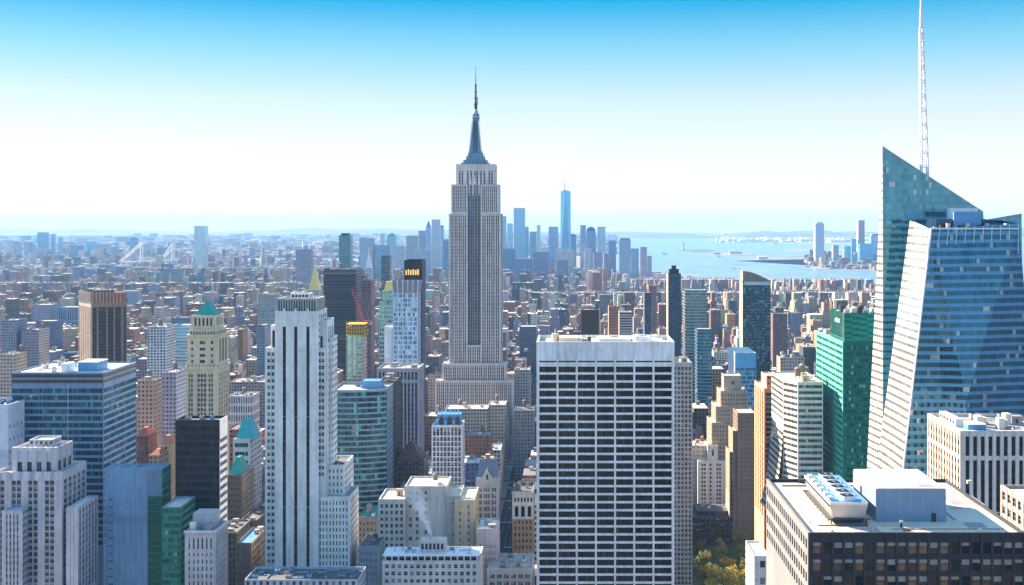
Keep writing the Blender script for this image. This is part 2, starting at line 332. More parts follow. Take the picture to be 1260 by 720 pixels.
class Bld:
    def __init__(s, name, label, cat='skyscraper', group=None, col=(.45, .42, .38), par=(3.2, 3.7, .45, .5), wall='facade', col2=(.3, .3, .3), seed=0):
        s.name, s.label, s.cat, s.group = name, label, cat, group
        s.col, s.par, s.wallmat, s.col2 = col, par, wall, col2
        s.w = MB(); s.r = []; s.pan = []; s.root = None; s.R = random.Random(zlib.crc32(label.encode()) if seed == 0 else seed); s.lab = 0
    def start(s, x, y):
        if s.root is None: s.root = empty(s.name, (x, y, 0), s.label, s.cat, s.group); s.o = (x, y)
    def edge(s, p, q, z0, z1, sp, ext=False):
        W = math.dist(p, q); u = ((q[0] - p[0]) / W, (q[1] - p[1]) / W); n = (u[1], -u[0])
        col = sp.get('col', s.col) if sp else s.col
        if not sp or sp.get('k') in ('pattern', 'curtain'):
            sp = sp or {}
            mat = 'curtain' if sp.get('k') == 'curtain' else ('facade' if sp.get('k') == 'pattern' else s.wallmat)
            s.w.face([(*p, z0), (*q, z0), (*q, z1), (*p, z1)], mat, col, uv=[(0, z0 - z1), (W, z0 - z1), (W, 0), (0, 0)], par=sp.get('par', s.par), col2=sp.get('col2', s.col2))
            return
        core = sp.get('core', tuple(c * .35 for c in col))
        s.w.face([(*p, z0), (*q, z0), (*q, z1), (*p, z1)], 'facade', core, par=NOW)
        d = sp.get('d', .45); top = sp.get('top', 1.5); fh = sp.get('fh', 3.7); sh = sp.get('sh', 1.6); e = sp.get('end', sp.get('pier', .8))
        zb = max(z0, sp.get('zb', z0))
        if 'cols' in sp: cols = [(a * W, b * W) for a, b in sp['cols']]
        else:
            nb = sp['nb']; pw = sp.get('pier', .8); inner = W - 2 * e; step = (inner + pw) / nb
            cols = [(e + i * step, e + i * step + step - pw) for i in range(nb)]
        if 'rows' in sp: rows = [(z1 - b, z1 - a) for a, b in sp['rows']]
        else:
            rows = []; z = z1 - top
            while z - (fh - sh) > zb + .5: rows.append((z - (fh - sh), z)); z -= fh
        if not rows: return
        pd = d; sdp = d * sp.get('rec', .75); kind = sp.get('kind', 'pane'); mat = sp.get('mat', 'glass_dark')
        scol = sp.get('scol', col); zlow = rows[-1][0]
        # piers between columns
        prev = -d if ext else 0.0; pmat = sp.get('pmat', 'facade')
        for i, (a, b) in enumerate(cols + [(W + (d if ext else 0), 0)]):
            s.w.obox(p, u, n, prev, a, 0, pd, zlow, z1, pmat, col, skip='b'); prev = b
        s.w.obox(p, u, n, (-d if ext else 0), W + (d if ext else 0), 0, pd, z0, zlow, pmat, col, skip='b')
        for a, b in cols:
            s.w.obox(p, u, n, a, b, 0, max(sdp, .2), rows[0][1], z1, pmat, col, skip='be')
            for (l0, l1), (h0, h1) in zip(rows[1:], rows[:-1]):
                s.w.obox(p, u, n, a, b, 0, max(sdp, .12), l1, h0, pmat, scol, skip='be')
            for l0, l1 in rows: s.pan.append((p, u, n, a, b, l0, l1, kind, mat, sp.get('mul', scol), sp.get('sfh', fh)))
    def prism(s, pts, z0, z1, sp={}, roof='roof_grey', par_h=1.0, ext=0, lo=0):
        s.start(sum(p[0] for p in pts) / len(pts), sum(p[1] for p in pts) / len(pts)); n = len(pts)
        for i in range(n):
            s.edge(pts[i], pts[(i + 1) % n], z0, z1, sp.get(i) or sp.get('all'), ext=(i == ext and i in sp))
        if par_h > 0 and roof:
            for i in range(n):
                p, q = pts[i], pts[(i + 1) % n]; W = math.dist(p, q); u = ((q[0] - p[0]) / W, (q[1] - p[1]) / W); nn = (u[1], -u[0])
                k = 0 if i % 2 == 0 else .35
                s.w.obox(p, u, nn, k, W - k, -.35, 0, z1 - par_h, z1, 'facade', tuple(min(.8, c * 1.1) for c in s.col), skip='fu')
        if roof: rm = MB(); rm.face([(*p, z1 - par_h) for p in pts], roof); s.r.append(rm)
        xs = [p[0] for p in pts]; ys = [p[1] for p in pts]; FOOT.append((min(xs), max(xs), min(ys), max(ys)))
    def boxpx(s, xl, xr, yt, Y, dep, yb=None, front=None, side=None, zb=0.0, **k):
        x0, x1, z1 = X_(xl, Y), X_(xr, Y), Z_(yt, Y); pts = [(x0, Y), (x1, Y), (x1, Y + dep), (x0, Y + dep)]
        sp = {}; zv = Z_(yb, Y) - 6 if yb else 0
        if front: sp[0] = dict(front, zb=zv) if 'k' not in front else front
        if side: sp[1 if x1 < 0 else 3] = dict(side, zb=zv) if 'k' not in side else side
        s.prism(pts, zb, z1, sp, **k)
        if yb: VIEW.append((xl, max(xr, 700 + (x1) * F / (Y + dep) if x1 < 0 else xr), Y, yb))
        s.last = (x0, x1, Y, Y + dep, z1 - k.get('par_h', 1.0)); return s.last
    def done(s):
        off = (s.o[0], s.o[1], 0); s.w.build('wall', s.root, off)
        for rm in s.r: rm.build('roof', s.root, off)
        pan = sorted(s.pan, key=lambda t: (-(round((t[4] - t[3]) * (t[6] - t[5]), 1)) , -t[6], t[3]))
        for i, (p, u, n, a, b, z0, z1, kind, mat, sp, fh) in enumerate(pan[:100]):
            me = pane_mesh(kind, b - a, z1 - z0, mat, s.R.randrange(7), sp, fh); c = (a + b) / 2
            inst(me.name.split('.')[0], me, s.root, (p[0] + u[0] * c - s.o[0], p[1] + u[1] * c - s.o[1], z0), math.atan2(u[1], u[0]))
        if len(pan) > 100:
            m = MB()
            for (p, u, n, a, b, z0, z1, kind, mat, sp, fh) in pan[100:]: fill_pane(m, p, u, n, a, b, z0, z1, kind, mat, sp, fh, s.R)
            nm = {'pane': 'window', 'ribbon': 'window_band', 'strip': 'window_strip'}[pan[100][7]]
            tag(m.build(nm, s.root, off), kind='stuff')
        return s.root
    def part(s, name, mb, parent=None): return mb.build(name, s.root if parent is None else parent, (s.o[0], s.o[1], 0) if parent is None else (0, 0, 0))
    def top(self, n, tank=0, **k): x0, x1, y0, y1, z = self.last; rooftop(self.root, x0 + .6, x1 - .6, y0 + .6, y1 - .6, z, n, self.R, tank, **k)
def rect(x0, x1, y0, y1): return [(x0, y0), (x1, y0), (x1, y1), (x0, y1)]
def inset(pts, f):
    cx = sum(p[0] for p in pts) / len(pts); cy = sum(p[1] for p in pts) / len(pts)
    return [(cx + (p[0] - cx) * f, cy + (p[1] - cy) * f) for p in pts]
CREAM = (.60, .55, .47); LIME = (.44, .39, .36); TAN = (.46, .35, .25); BROWN = (.19, .12, .09); WHITE = (.74, .72, .70); PALE = (.62, .63, .66)
BRICK = (.30, .15, .10); GREY = (.34, .34, .36); DARK = (.06, .06, .07); CONC = (.50, .48, .46)
# ================================================================== the large near buildings
# ---- bottom right: dark glass front, pale gridded flank, flat tan roof with plant
b = Bld('office_block', 'broad office block with tan flat roof carrying fan unit and penthouse, dark glass front', 'office building', col=(.03, .034, .045), par=(2.8, 4.2, .7, .5))
b.boxpx(997, 1261, 655.2, 290, 61, yb=722, par_h=.9,
    front=dict(nb=20, fh=4.25, sh=1.45, pier=.62, kind='pane', end=.6, d=.5, top=2.5, mat='glass_brown_reflect', rec=.4, core=(.01, .01, .012)),
    side=dict(nb=20, fh=4.25, sh=1.7, pier=1.1, d=.6, top=2.0, col=(.20, .20, .21), mat='glass_dark', rec=1.0), roof='roof_tan')
x0, x1, y0, y1, zr = b.last
p = MB(); px0, px1 = X_(1077.6, 303.8), X_(1164, 303.8)
p.box(px0, px1, 303.8, 328, zr, zr + 8.6, 'panel_grey', skip='u'); p.box(px0 + .3, px1 - .3, 304.1, 327.7, zr + 8.6, zr + 8.8, 'roof_white')
p.box((px0 + px1) / 2 + 5.4, (px0 + px1) / 2 + 6.6, 303.7, 303.79, zr, zr + 2.3, 'dark_metal'); p.box(px0 - .06, px0 - .005, 318, 320, zr + 3, zr + 6, 'dark_metal')
for k in range(1, 6): p.box(px0 + k * 3.1, px0 + k * 3.1 + .06, 303.77, 303.795, zr + 2.4, zr + 8.4, 'metal')
p.box(px1 - 6.5, px1 - 2, 306, 309, zr + 8.8, zr + 8.95, 'roof_grey'); b.part('penthouse', p)
p = MB(); cx0, cx1 = X_(1021, 301), X_(1068, 301); cy0, cy1 = 301.0, 333.5; cz = zr + 1.3
for i in range(10):
    for xx in (cx0 + .3, cx1 - .5): p.box(xx, xx + .3, cy0 + .3 + i * 3.4, cy0 + .6 + i * 3.4, zr, cz, 'dark_metal')
p.box(cx0 - .5, cx1 + .6, cy0 - .3, cy1, cz, cz + .35, 'dark_metal'); b.part('unit_frame', p)
p = MB(); bx = [(cx0 + .9, cy0 + .3), (cx1 - .9, cy0 + .3), (cx1 - .9, cy1 - .3), (cx0 + .9, cy1 - .3)]; tx = [(cx0, cy0), (cx1, cy0), (cx1, cy1), (cx0, cy1)]
p.hull(bx, tx, cz + .35, cz + 3.9, 'metal'); p.hull(tx, tx, cz + 3.9, cz + 4.5, 'white_metal')
p.box(cx0 + .3, cx1 - .3, cy0 + .4, cy1 - .4, cz + 4.5, cz + 4.65, 'blue_metal')
for i in range(40): p.box(cx0 - .03, cx0 + .9, cy0 + .5 + i * .8, cy0 + .56 + i * .8, cz + 3.2, cz + 3.8, 'dark_metal')
cu = b.part('cooling_unit', p)
for i in range(6):
    f = MB(); yy = cy0 + 3.2 + i * 5.2; xx = (cx0 + cx1) / 2 + .4
    f.cyl(xx, yy, cz + 4.65, cz + 5.7, 2.1, 1.95, 'white_metal', n=20, cap=False); f.cyl(xx, yy, cz + 4.7, cz + 5.5, 1.7, 1.7, 'dark_metal', n=20)
    for a in range(5): f.bar((xx, yy, cz + 5.6), (xx + 1.8 * math.cos(a * 1.257), yy + 1.8 * math.sin(a * 1.257), cz + 5.6), .12, 'dark_metal')
    f.cyl(xx, yy, cz + 5.55, cz + 5.85, .35, .3, 'metal', n=8)
    f.build('fan', cu, (b.o[0], b.o[1], 0)); f = MB(); f.box(cx0 + .2, cx0 + 1.3, yy - 1.2, yy + .4, cz + 4.66, cz + 5.5, 'white_metal'); f.build('motor_box', cu, (b.o[0], b.o[1], 0))
p = MB(); p.box(x0 + 25, x0 + 25.5, 298, 298.5, zr, zr + 1.3, 'dark_metal'); p.cyl(x0 + 25.25, 298.25, zr + 1.3, zr + 1.8, .5, .5, 'metal'); b.part('vent_pipe', p)
for (pa, pb, r_, mt) in (((x0 + 4, 299.5), (x0 + 17, 299.5), .12, 'dark_metal'), ((x0 + 2.5, 302), (x0 + 2.5, 340), .1, 'roof_grey'), ((px1 + 3, 305), (px1 + 3, 345), .14, 'metal'), ((px1 + 5.5, 318), (x1 - 3, 318), .1, 'metal'), ((px0 + 2, 296), (px1 + 12, 296), .12, 'roof_grey'), ((x0 + 3, 345), (x1 - 3, 345), .15, 'dark_metal')):
    p = MB(); p.bar((*pa, zr + .2), (*pb, zr + .2), r_, mt); b.part('roof_pipe', p)
for i in range(9):
    p = MB(); xx = x0 + 6 + (i * 37 % 61) * 1.45; yy = (293.5, 347.5, 293, 346)[i % 4] + (i % 3) * .8; p.box(xx, xx + .8 + (i % 3) * .5, yy, yy + .8, zr, zr + .5 + (i % 2) * .5, ('metal', 'roof_white', 'dark_metal')[i % 3], skip='u'); b.part('roof_vent', p)
for (rx0, rx1, ry0, ry1) in ((x0 + 12, x0 + 19, 293, 299), (px1 + 8, px1 + 17, 322, 333), (px1 + 4, px1 + 9, 297, 303)):
    p = MB(); p.box(rx0, rx1, ry0, ry1, zr + .005, zr + .03, 'roof_grey', skip='u'); b.part('roof_patch', p)
p = MB()
for i in range(32): xx = x0 + .8 + i * (x1 - x0 - 1.6) / 31; p.bar((xx, 290.55, zr + .9), (xx, 290.55, zr + 1.9), .03, 'metal')
p.bar((x0 + .8, 290.55, zr + 1.9), (x1 - .8, 290.55, zr + 1.9), .035, 'metal'); p.bar((x0 + .8, 290.55, zr + 1.4), (x1 - .8, 290.55, zr + 1.4), .025, 'metal'); b.part('railing', p)
b.done()
b = Bld('office_block', 'tan low office block with pale green glass penthouse cut by the right edge', 'office building', col=(.36, .33, .30), par=(3, 4, .6, .5))
b.prism(rect(127.9, 165, 292, 341), 0, 183, {3: dict(nb=12, fh=4, sh=1.6, pier=1.4, d=.4, mat='glass_dark', zb=120)}, roof='roof_tan')
p = MB(); p.box(134, 160, 300, 334, 182, 188.5, 'glass_teal', skip='u'); p.box(133.5, 160.5, 299.5, 334.5, 188.5, 189.4, 'orange_tile'); p.box(133.6, 160.4, 299.6, 334.4, 185, 185.3, 'white_metal'); b.part('penthouse', p); b.done()
# ---- right: white pier block with black strips
b = Bld('office_block', 'block of white vertical piers and black window strips with plant-filled roof at right', 'office building', col=(.66, .62, .58), par=(3.2, 3.9, .5, .6))
rw = [(2.4, 10.5)] ; rw += [(12.3 + 22 * i, 12.3 + 22 * i + 21.5) for i in range(4)]
st = dict(kind='strip', rows=rw, mat='glass_black', d=.9, rec=.75, pier=1.45, sfh=3.9, mul=(.03, .03, .035), core=(.02, .02, .02))
b.boxpx(1183, 1300, 529.7, 480, 44, yb=660, front=dict(st, nb=12, end=1.4, top=2.4), side=dict(st, nb=12, end=1.2, pier=1.5, d=.5, mul=(.50, .30, .14), col=(.52, .46, .40), mat='glass_brown_reflect'), roof='roof_grey', par_h=1.4)
x0, x1, y0, y1, zr = b.last
p = MB(); p.box(x0 + 3, x0 + 6, 496, 518, zr, zr + 3.4, 'white_metal', skip='u')
for i in range(5): p.box(x0 + 2.93, x0 + 2.99, 497.5 + i * 4.2, 500 + i * 4.2, zr + 1, zr + 2.4, 'dark_metal')
b.part('plant_room', p)
p = MB(); p.box(x0 + 3.5, x0 + 11, 482, 488, zr, zr + 3.4, 'blue_metal', skip='u'); p.box(x0 + 3.4, x0 + 11.1, 481.9, 488.1, zr + 3.4, zr + 3.6, 'white_metal'); b.part('plant_room', p)
p = MB()
for i in range(6): p.box(x0 + 8.5 + i * 3.6, x0 + 11.2 + i * 3.6, 490 + (i % 3) * 6, 494 + (i % 3) * 6, zr, zr + 3 + (i % 2) * 1.6, 'roof_white' if i % 2 else 'roof_tan', skip='u')
b.part('plant_room', p)
b.last = (x0 + 12, x1, y0 + 1, y1, zr); b.top(10, 0, s=.9); b.done()
# ---- the faceted crystal skyscraper, two leaning glass shards and a lattice mast
b = Bld('glass_skyscraper', 'tallest faceted glass skyscraper at right edge with slanted roofs and lattice mast', 'skyscraper', col=(.07, .24, .38), col2=(.20, .38, .50), par=(1.55, 3.75, .07, .42), wall='curtain')
b.start(200, 590); K = dict(col2=(.18, .42, .62))
def quad(m, pts, mat, uvw, **k):
    L0 = math.dist(pts[0][:2], pts[1][:2]); L1 = math.dist(pts[3][:2], pts[2][:2]); zt = max(pts[2][2], pts[3][2])
    uv = [(uvw, pts[0][2] - zt), (uvw + L0, pts[1][2] - zt), (uvw + (L0 + L1) / 2 if False else uvw + L0, pts[2][2] - zt), (uvw, pts[3][2] - zt)]
    m.face(pts, mat, uv=uv, **k)
fp = (1.55, 3.75, .06, .42)
mB = MB()   # front shard
TL = (171.5, 546, 257.6); TR = (212.9, 546, 260.2); BL = (139.4, 540, 0); BR = (232, 540, 0); AP = (170.2, 576, 262.2); BA = (139.6, 592, 0)
# front, folded along a diagonal; lower right turns away, its darker colour stands for a reflection
cm = (186, 540, 178); rr0 = (234, 547, 0)
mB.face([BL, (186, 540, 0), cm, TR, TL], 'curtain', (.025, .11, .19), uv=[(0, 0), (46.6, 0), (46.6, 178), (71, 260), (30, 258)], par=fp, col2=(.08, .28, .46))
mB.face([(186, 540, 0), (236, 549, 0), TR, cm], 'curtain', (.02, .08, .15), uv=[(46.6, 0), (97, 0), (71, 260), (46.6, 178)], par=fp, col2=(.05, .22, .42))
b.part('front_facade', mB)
m = MB(); m.face([BA, BL, TL, AP], 'curtain', (.42, .45, .44), uv=[(-52, 0), (0, 0), (0, 258), (-36, 262)], par=(3.1, 3.75, .12, .62), col2=(.46, .46, .42)); b.part('side_facade', m)  # facet coloured near white to stand for sun on the glass
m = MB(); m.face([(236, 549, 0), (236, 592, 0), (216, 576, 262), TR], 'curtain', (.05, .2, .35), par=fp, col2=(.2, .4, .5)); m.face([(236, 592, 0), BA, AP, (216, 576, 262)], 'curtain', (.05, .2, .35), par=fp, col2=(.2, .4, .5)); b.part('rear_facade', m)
m = MB(); m.face([(TL[0] + .1, TL[1] + .1, 254.5), (TR[0], TR[1] + .1, 254.5), (216, 576, 254.5), (AP[0] + .1, AP[1], 254.5)], 'roof_grey'); b.part('roof', m)
m = MB(); m.obox((TL[0], 546), (1, 0), (0, -1), -.3, 41.3, -.5, .35, 257.6, 258.3, 'white_metal'); m.bar((TL[0] - .1, 545.8, 258), (BL[0] - .1, 539.8, 0), .3, 'white_metal')
for i in range(11): m.bar((TL[0] + i * 4.1, 545.8, 257.8 + i * .22), (TL[0] + i * 4.1 + (i - 5) * .2 - 1.2, 545.4, 246), .13, 'white_metal')
b.part('edge_trim', m)
m = MB(); m.box(176, 200, 553, 568, 254.5, 262.5, 'glass_blue', skip='u'); m.box(184, 197, 551.5, 553, 254.5, 266, 'blue_metal', skip='u'); m.box(188, 202, 570, 574, 254.5, 268, 'white_metal', skip='u')
for i in range(12): m.box(173.5 + i * 3.1, 175 + i * 3.1, 548.5, 551, 254.5, 258.8 + (i % 3) * .8, ('metal', 'dark_metal', 'roof_tan')[i % 3], skip='u')
b.part('plant_room', m)
# rear shard
A0 = (161.5, 592, 0); A1 = (161.0, 592, 299.5); A2 = (212.5, 592, 266.0); A3 = (232, 592, 0); Ar = (172.5, 632, 303); Arb = (157, 632, 0); As = (212.5, 632, 262)
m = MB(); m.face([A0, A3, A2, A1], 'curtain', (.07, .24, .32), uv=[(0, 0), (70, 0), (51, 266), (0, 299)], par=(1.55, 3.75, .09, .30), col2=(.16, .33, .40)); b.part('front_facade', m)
m = MB(); m.face([Arb, A0, A1, Ar], 'curtain', (.4, .42, .4), uv=[(-40, 0), (0, 0), (0, 299), (-40, 303)], par=(3.1, 3.75, .1, .62), col2=(.78, .77, .70)); b.part('side_facade', m)  # sunlit whiteness put into the colour of this facet too
m = MB(); m.face([A1, A2, As, Ar], 'curtain', (.2, .4, .48), par=fp, col2=(.3, .5, .6)); m.face([A3, (234, 632, 0), As, A2], 'curtain', (.05, .2, .27), par=fp, col2=(.2, .4, .5)); m.face([(234, 632, 0), Arb, Ar, As], 'curtain', (.05, .2, .27), par=fp, col2=(.2, .4, .5)); b.part('rear_facade', m)
m = MB(); m.bar((160.9, 591.8, 299.8), (212.5, 591.8, 266.3), .22, 'metal'); m.bar((160.9, 591.8, 299.8), (161.4, 591.8, 0), .22, 'metal'); b.part('edge_trim', m)
m = MB(); m.face([(213, 596, 200), (232, 590, 200), (231.5, 590, 265.5), (213, 596, 262)], 'curtain', (.06, .22, .30), uv=[(0, 200), (18, 200), (18, 266), (0, 262)], par=(1.55, 3.75, .09, .3), col2=(.25, .42, .48))
m.face([(232, 590, 200), (236, 604, 200), (234, 602, 260), (231.5, 590, 265.5)], 'curtain', (.3, .4, .42), par=fp, col2=(.6, .6, .55)); m.face([(213, 596, 262), (231.5, 590, 265.5), (234, 602, 260), (215, 610, 258)], 'roof_grey'); b.part('corner_shard', m)
# mast
m = MB(); mxp, myp = X_(1138.5, 612), 612.0; mz0 = 268.0; mzt = Z_(34, 612); hs = lambda z: 1.9 - 1.15 * (z - mz0) / (mzt - mz0)
nseg = 13; lv = [mz0 + (mzt - mz0) * i / nseg for i in range(nseg + 1)]; mxc = lambda z: mxp - 2.2 * (z - mz0) / (mzt - mz0)
for i in range(nseg):
    za, zb_ = lv[i], lv[i + 1]; a, c = hs(za), hs(zb_); xa, xc = mxc(za), mxc(zb_)
    ca = [(xa - a, myp - a), (xa + a, myp - a), (xa + a, myp + a), (xa - a, myp + a)]; cb = [(xc - c, myp - c), (xc + c, myp - c), (xc + c, myp + c), (xc - c, myp + c)]
    for j in range(4):
        m.bar((*ca[j], za), (*cb[j], zb_), .26, 'white_metal'); m.bar((*ca[j], za), (*ca[(j + 1) % 4], za), .16, 'white_metal')
        m.bar((*ca[j], za), (*cb[(j + 1) % 4], zb_), .14, 'white_metal')
m.cyl(mxc(mzt), myp, mzt, mzt + 9, 1.0, .85, 'white_metal'); m.cyl(mxc(mzt), myp, mzt + 9, mzt + 60, .55, .3, 'white_metal', n=8)
for i in range(4): m.cyl(mxc(mzt), myp, mzt + 9 + i * 9, mzt + 9.6 + i * 9, .8, .8, 'metal', n=8)
b.part('mast', m)
FOOT.append((139, 236, 540, 632)); VIEW.append((1075, 1400, 540, 600)); b.done()
# ---- green glass block
b = Bld('glass_block', 'emerald green glass office block with raised rooftop box carrying a faint sign', 'office building', col=(.02, .22, .17), col2=(.05, .42, .33), wall='curtain')
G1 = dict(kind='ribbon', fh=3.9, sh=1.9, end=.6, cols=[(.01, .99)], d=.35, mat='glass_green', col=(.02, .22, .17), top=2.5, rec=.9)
b.boxpx(1037.7, 1084, 420.6, 700, 75, yb=590, front=dict(G1, nb=1, col=(.012, .13, .10), cols=[(.02, .33), (.35, .65), (.67, .98)]), side=dict(G1, nb=1, col=(.10, .50, .38), sh=1.9, cols=[(.01, .245), (.255, .495), (.505, .745), (.755, .99)]), roof='roof_tan')  # darker front and brighter flank colours paint in shade and sun
x0, x1, y0, y1, zr = b.last
tp = rect(x0 + .7, x1, 700.7, 738); m = MB(); m.hull(tp, tp, zr, zr + 18.5, 'curtain', (.02, .27, .21), par=(4.6, 19, .03, .02), col2=(.03, .35, .28), cap=False); m.face([(*q, zr + 17.5) for q in tp], 'roof_tan'); b.part('rooftop_box', m)
m = MB()   # pale blurred sign high on the flank of the box
for i, (a, c, h) in enumerate(((0, 2.2, 2), (2.8, 5, 2.4), (5.8, 8, 1.9), (8.8, 11.4, 2.3))): m.obox((x0 + .7, 724), (0, -1), (-1, 0), a, c, .02, .25, zr + 11.5, zr + 11.5 + h, 'white_metal')
b.part('sign_lettering', m)
m = MB()
for i in range(10): m.box(x0 + 2 + (i % 5) * 4, x0 + 4.6 + (i % 5) * 4, 704 + (i // 5) * 12, 708 + (i // 5) * 12, zr + 17.5, zr + 20 + (i % 3), ('metal', 'roof_tan', 'dark_metal')[i % 3], skip='u')
b.part('cooling_unit', m); b.last = (x0, x0 + 22, 742, y1, zr); b.top(5, 0); b.done()
# ---- centre: white grid tower with seven bays
b = Bld('office_tower', 'centre white gridded office tower, seven wide bays of black windows under a blank top band', 'skyscraper', col=(.70, .72, .75), par=(9, 4.1, .9, .5))
rows = [(22.4, 23.2)] + [(25.4 + i * 4.18, 25.4 + i * 4.18 + 3.0) for i in range(34)]
gs = dict(kind='ribbon', nb=7, rows=rows, pier=1.0, end=.9, d=.55, rec=.82, mat='glass_black', mul=(.05, .06, .07), core=(.02, .02, .03))
Y = 600; x0, x1, z1 = X_(661.5, Y), X_(828.5, Y), Z_(420.5, Y); rows2 = [(a - 12.5, c - 12.5) for a, c in rows]; gs['rows'] = rows2
b.prism(rect(x0, x1, Y, Y + 36), 0, z1, {0: gs, 3: dict(gs, nb=4), 1: dict(gs, nb=4)}, roof='roof_tan', par_h=2.6)
VIEW.append((660, 830, 600, 730)); m = MB()
for k in range(1, 7):
    xx = x0 + .9 - .5 + k * ((x1 - x0 - 1.8 + 1.0) / 7)
    for q in (-.42, .42): m.box(xx + q - .06, xx + q + .06, Y - .62, Y - .56, z1 - 10, z1 - .4, 'metal')
b.part('panel_joint', m)
zr = z1 - 2.6; yy = Y
m = MB(); m.box(x0 + 4, x1 - 4, Y + 5, Y + 31, zr, zr + 1.4, 'roof_tan', skip='u'); m.box(x0 + 11, x0 + 23, Y + 8, Y + 20, zr + 1.4, zr + 3.8, 'roof_tan', skip='u'); m.box(x0 + 32, x0 + 49, Y + 9, Y + 24, zr + 1.4, zr + 3.2, 'roof_white', skip='u'); b.part('roof_deck', m)
m = MB(); m.cyl(x0 + 9, Y + 14, zr + 1.4, zr + 5.6, 1.9, 1.9, 'roof_tan'); m.cyl(x0 + 9, Y + 14, zr + 5.6, zr + 8, .5, .3, 'metal'); b.part('water_tank', m)
m = MB(); m.cyl(x0 + 55, Y + 18, zr + 1.4, zr + 4.2, 5.5, 5.2, 'white_metal', n=20); m.cyl(x0 + 55, Y + 18, zr + 4.2, zr + 4.6, 3.5, 3, 'metal', n=16); b.part('cooling_unit', m)
m = MB(); m.box(x0 + 26, x0 + 28, Y + 6, Y + 8, zr, zr + 4.5, 'dark_metal', skip='u'); m.cyl(x0 + 27, Y + 7, zr + 4.5, zr + 5.4, 1.2, .9, 'metal'); m.bar((x0 + 21.5, Y + 5, zr), (x0 + 21.5, Y + 5, zr + 16), .12, 'dark_metal'); m.box(x0 + 50, x0 + 51.5, Y + 5, Y + 9, zr, zr + 4, 'white_metal'); b.part('roof_mast', m)
b.last = (x0 + 3, x1 - 3, Y + 6, Y + 32, zr + 1.4); b.top(8, 0, s=.7); b.done()
# ---- foreground left group
b = Bld('office_block', 'plain pale blue slab with a few tiny windows at the left edge', 'office building', col=(.55, .62, .72), par=(40, 60, .02, .02))
x0, x1, z1 = X_(-60, 660), X_(9.5, 660), Z_(498, 660)
b.prism(rect(x0, x1, 660, 688), 0, z1, {1: dict(nb=6, fh=7.2, sh=5.2, pier=3.2, end=2, d=.2, rec=1, top=12, zb=z1 - 70, mat='glass_dark')}, roof='roof_dark', par_h=2); b.last = (x0, x1, 660, 688, z1 - 2); VIEW.append((0, 36, 660, 585)); b.top(7, 0, kinds=('unit_blue', 'unit')); b.done()
b = Bld('art_deco_block', 'lilac-grey stepped art deco block with scalloped white crown at lower left', 'building', col=(.50, .49, .53), par=(2.6, 3.4, .5, .5))
ar = dict(nb=7, fh=3.45, sh=1.4, pier=1.5, end=1.6, d=.5, mat='glass_dark', top=4.5, rec=.5, scol=(.30, .30, .34))
b.boxpx(-8, 76, 581, 612, 30, yb=724, front=dict(ar, nb=11, cols=sum([[(.03 + k * .243, .09 + k * .243), (.105 + k * .243, .165 + k * .243)] for k in range(4)], [])), side=dict(ar, nb=5), roof='roof_grey', par_h=1.6)
b.boxpx(17, 68.6, 551, 615, 20, yb=585, front=dict(ar, nb=4, rows=[(7.5, 12.8)], pier=2.6, end=2.2, d=.7, kind='ribbon'), side=dict(ar, nb=3, rows=[(7.5, 12.8)], pier=2, kind='ribbon'), zb=Z_(581, 612) - 1.6, roof='roof_grey', par_h=1.6)
b.boxpx(36, 64, 541, 621, 12, yb=560, zb=Z_(551, 615) - 1.6, roof='roof_white')
z1 = Z_(551, 615); x0, x1 = X_(17, 615), X_(68.6, 615); m = MB()
for i in range(5):
    xx = x0 + (x1 - x0) * i / 4; m.cyl(xx, 615.2, z1 - 7.4, z1 + .3, .8, .8, 'facade', (.66, .64, .66), n=10)
    if i < 4:
        for j in range(7):
            a0 = math.pi * j / 7; w = (x1 - x0) / 8 - .8; cx = xx + (x1 - x0) / 8
            m.box(cx - w + 2 * w * j / 7, cx - w + 2 * w * (j + 1) / 7 - .01, 614.35, 614.95, z1 - 1.2 - 1.3 * (1 - math.sin(math.pi * (j + .5) / 7)), z1 + .35, 'facade', (.68, .66, .68))
b.part('crown', m)
z2 = Z_(581, 612); xa, xb = X_(-8, 612), X_(76, 612)
for i in range(6):
    m = MB(); cx = xa + 7 + i * 5.6
    m.obox((cx - 1.7, 611.5), (1, 0), (0, -1), 0, 3.4, 0, .45, z2 - 3.9, z2 + .4, 'facade', (.64, .62, .68)); m.obox((cx - .9, 611.0), (1, 0), (0, -1), 0, 1.8, 0, .3, z2 - 4.3, z2 - .1, 'facade', (.60, .58, .66)); b.part('medallion', m)
b.boxpx(83, 95, 624, 606, 26, yb=724, front=dict(ar, nb=2, top=2), side=dict(ar, nb=6, top=2), roof='roof_white')
b.boxpx(4, 27, 628, 604, 7, yb=724, front=dict(ar, nb=4, pier=1.0, top=2.2), roof='roof_white')
b.last = (x0 + 2, x1 - 2, 616, 634, z1 - 1.6); b.top(4, 0, s=.5, kinds=('unit_white', 'bulkhead')); b.done()
b = Bld('office_block', 'wide steel-blue office block with horizontal window bands and white roof at left', 'office building', col=(.17, .27, .40), par=(40, 4.07, .98, .5))
mb_ = dict(kind='ribbon', cols=[(.004, .33), (.335, .665), (.67, .996)], fh=4.07, sh=1.4, d=.35, mat='glass_teal', top=9.6, rec=1, mul=(.18, .28, .4), core=(.02, .03, .05))
x0, x1, y0, y1, zr = b.boxpx(15, 127, 458, 680, 51, yb=665, front=mb_, side=dict(mb_, top=9.6, col=(.30, .40, .55)), roof='roof_white', par_h=.8)
m = MB()
for zz in (1.2, 4.4): m.obox((x0, 680), (1, 0), (0, -1), 0, x1 - x0, .36, .42, zr + .8 - zz - 2.0, zr + .8 - zz, 'facade', (.075, .055, .05)); m.obox((x1, 680), (0, 1), (1, 0), 0, 51, .36, .42, zr + .8 - zz - 2.0, zr + .8 - zz, 'facade', (.24, .17, .12))
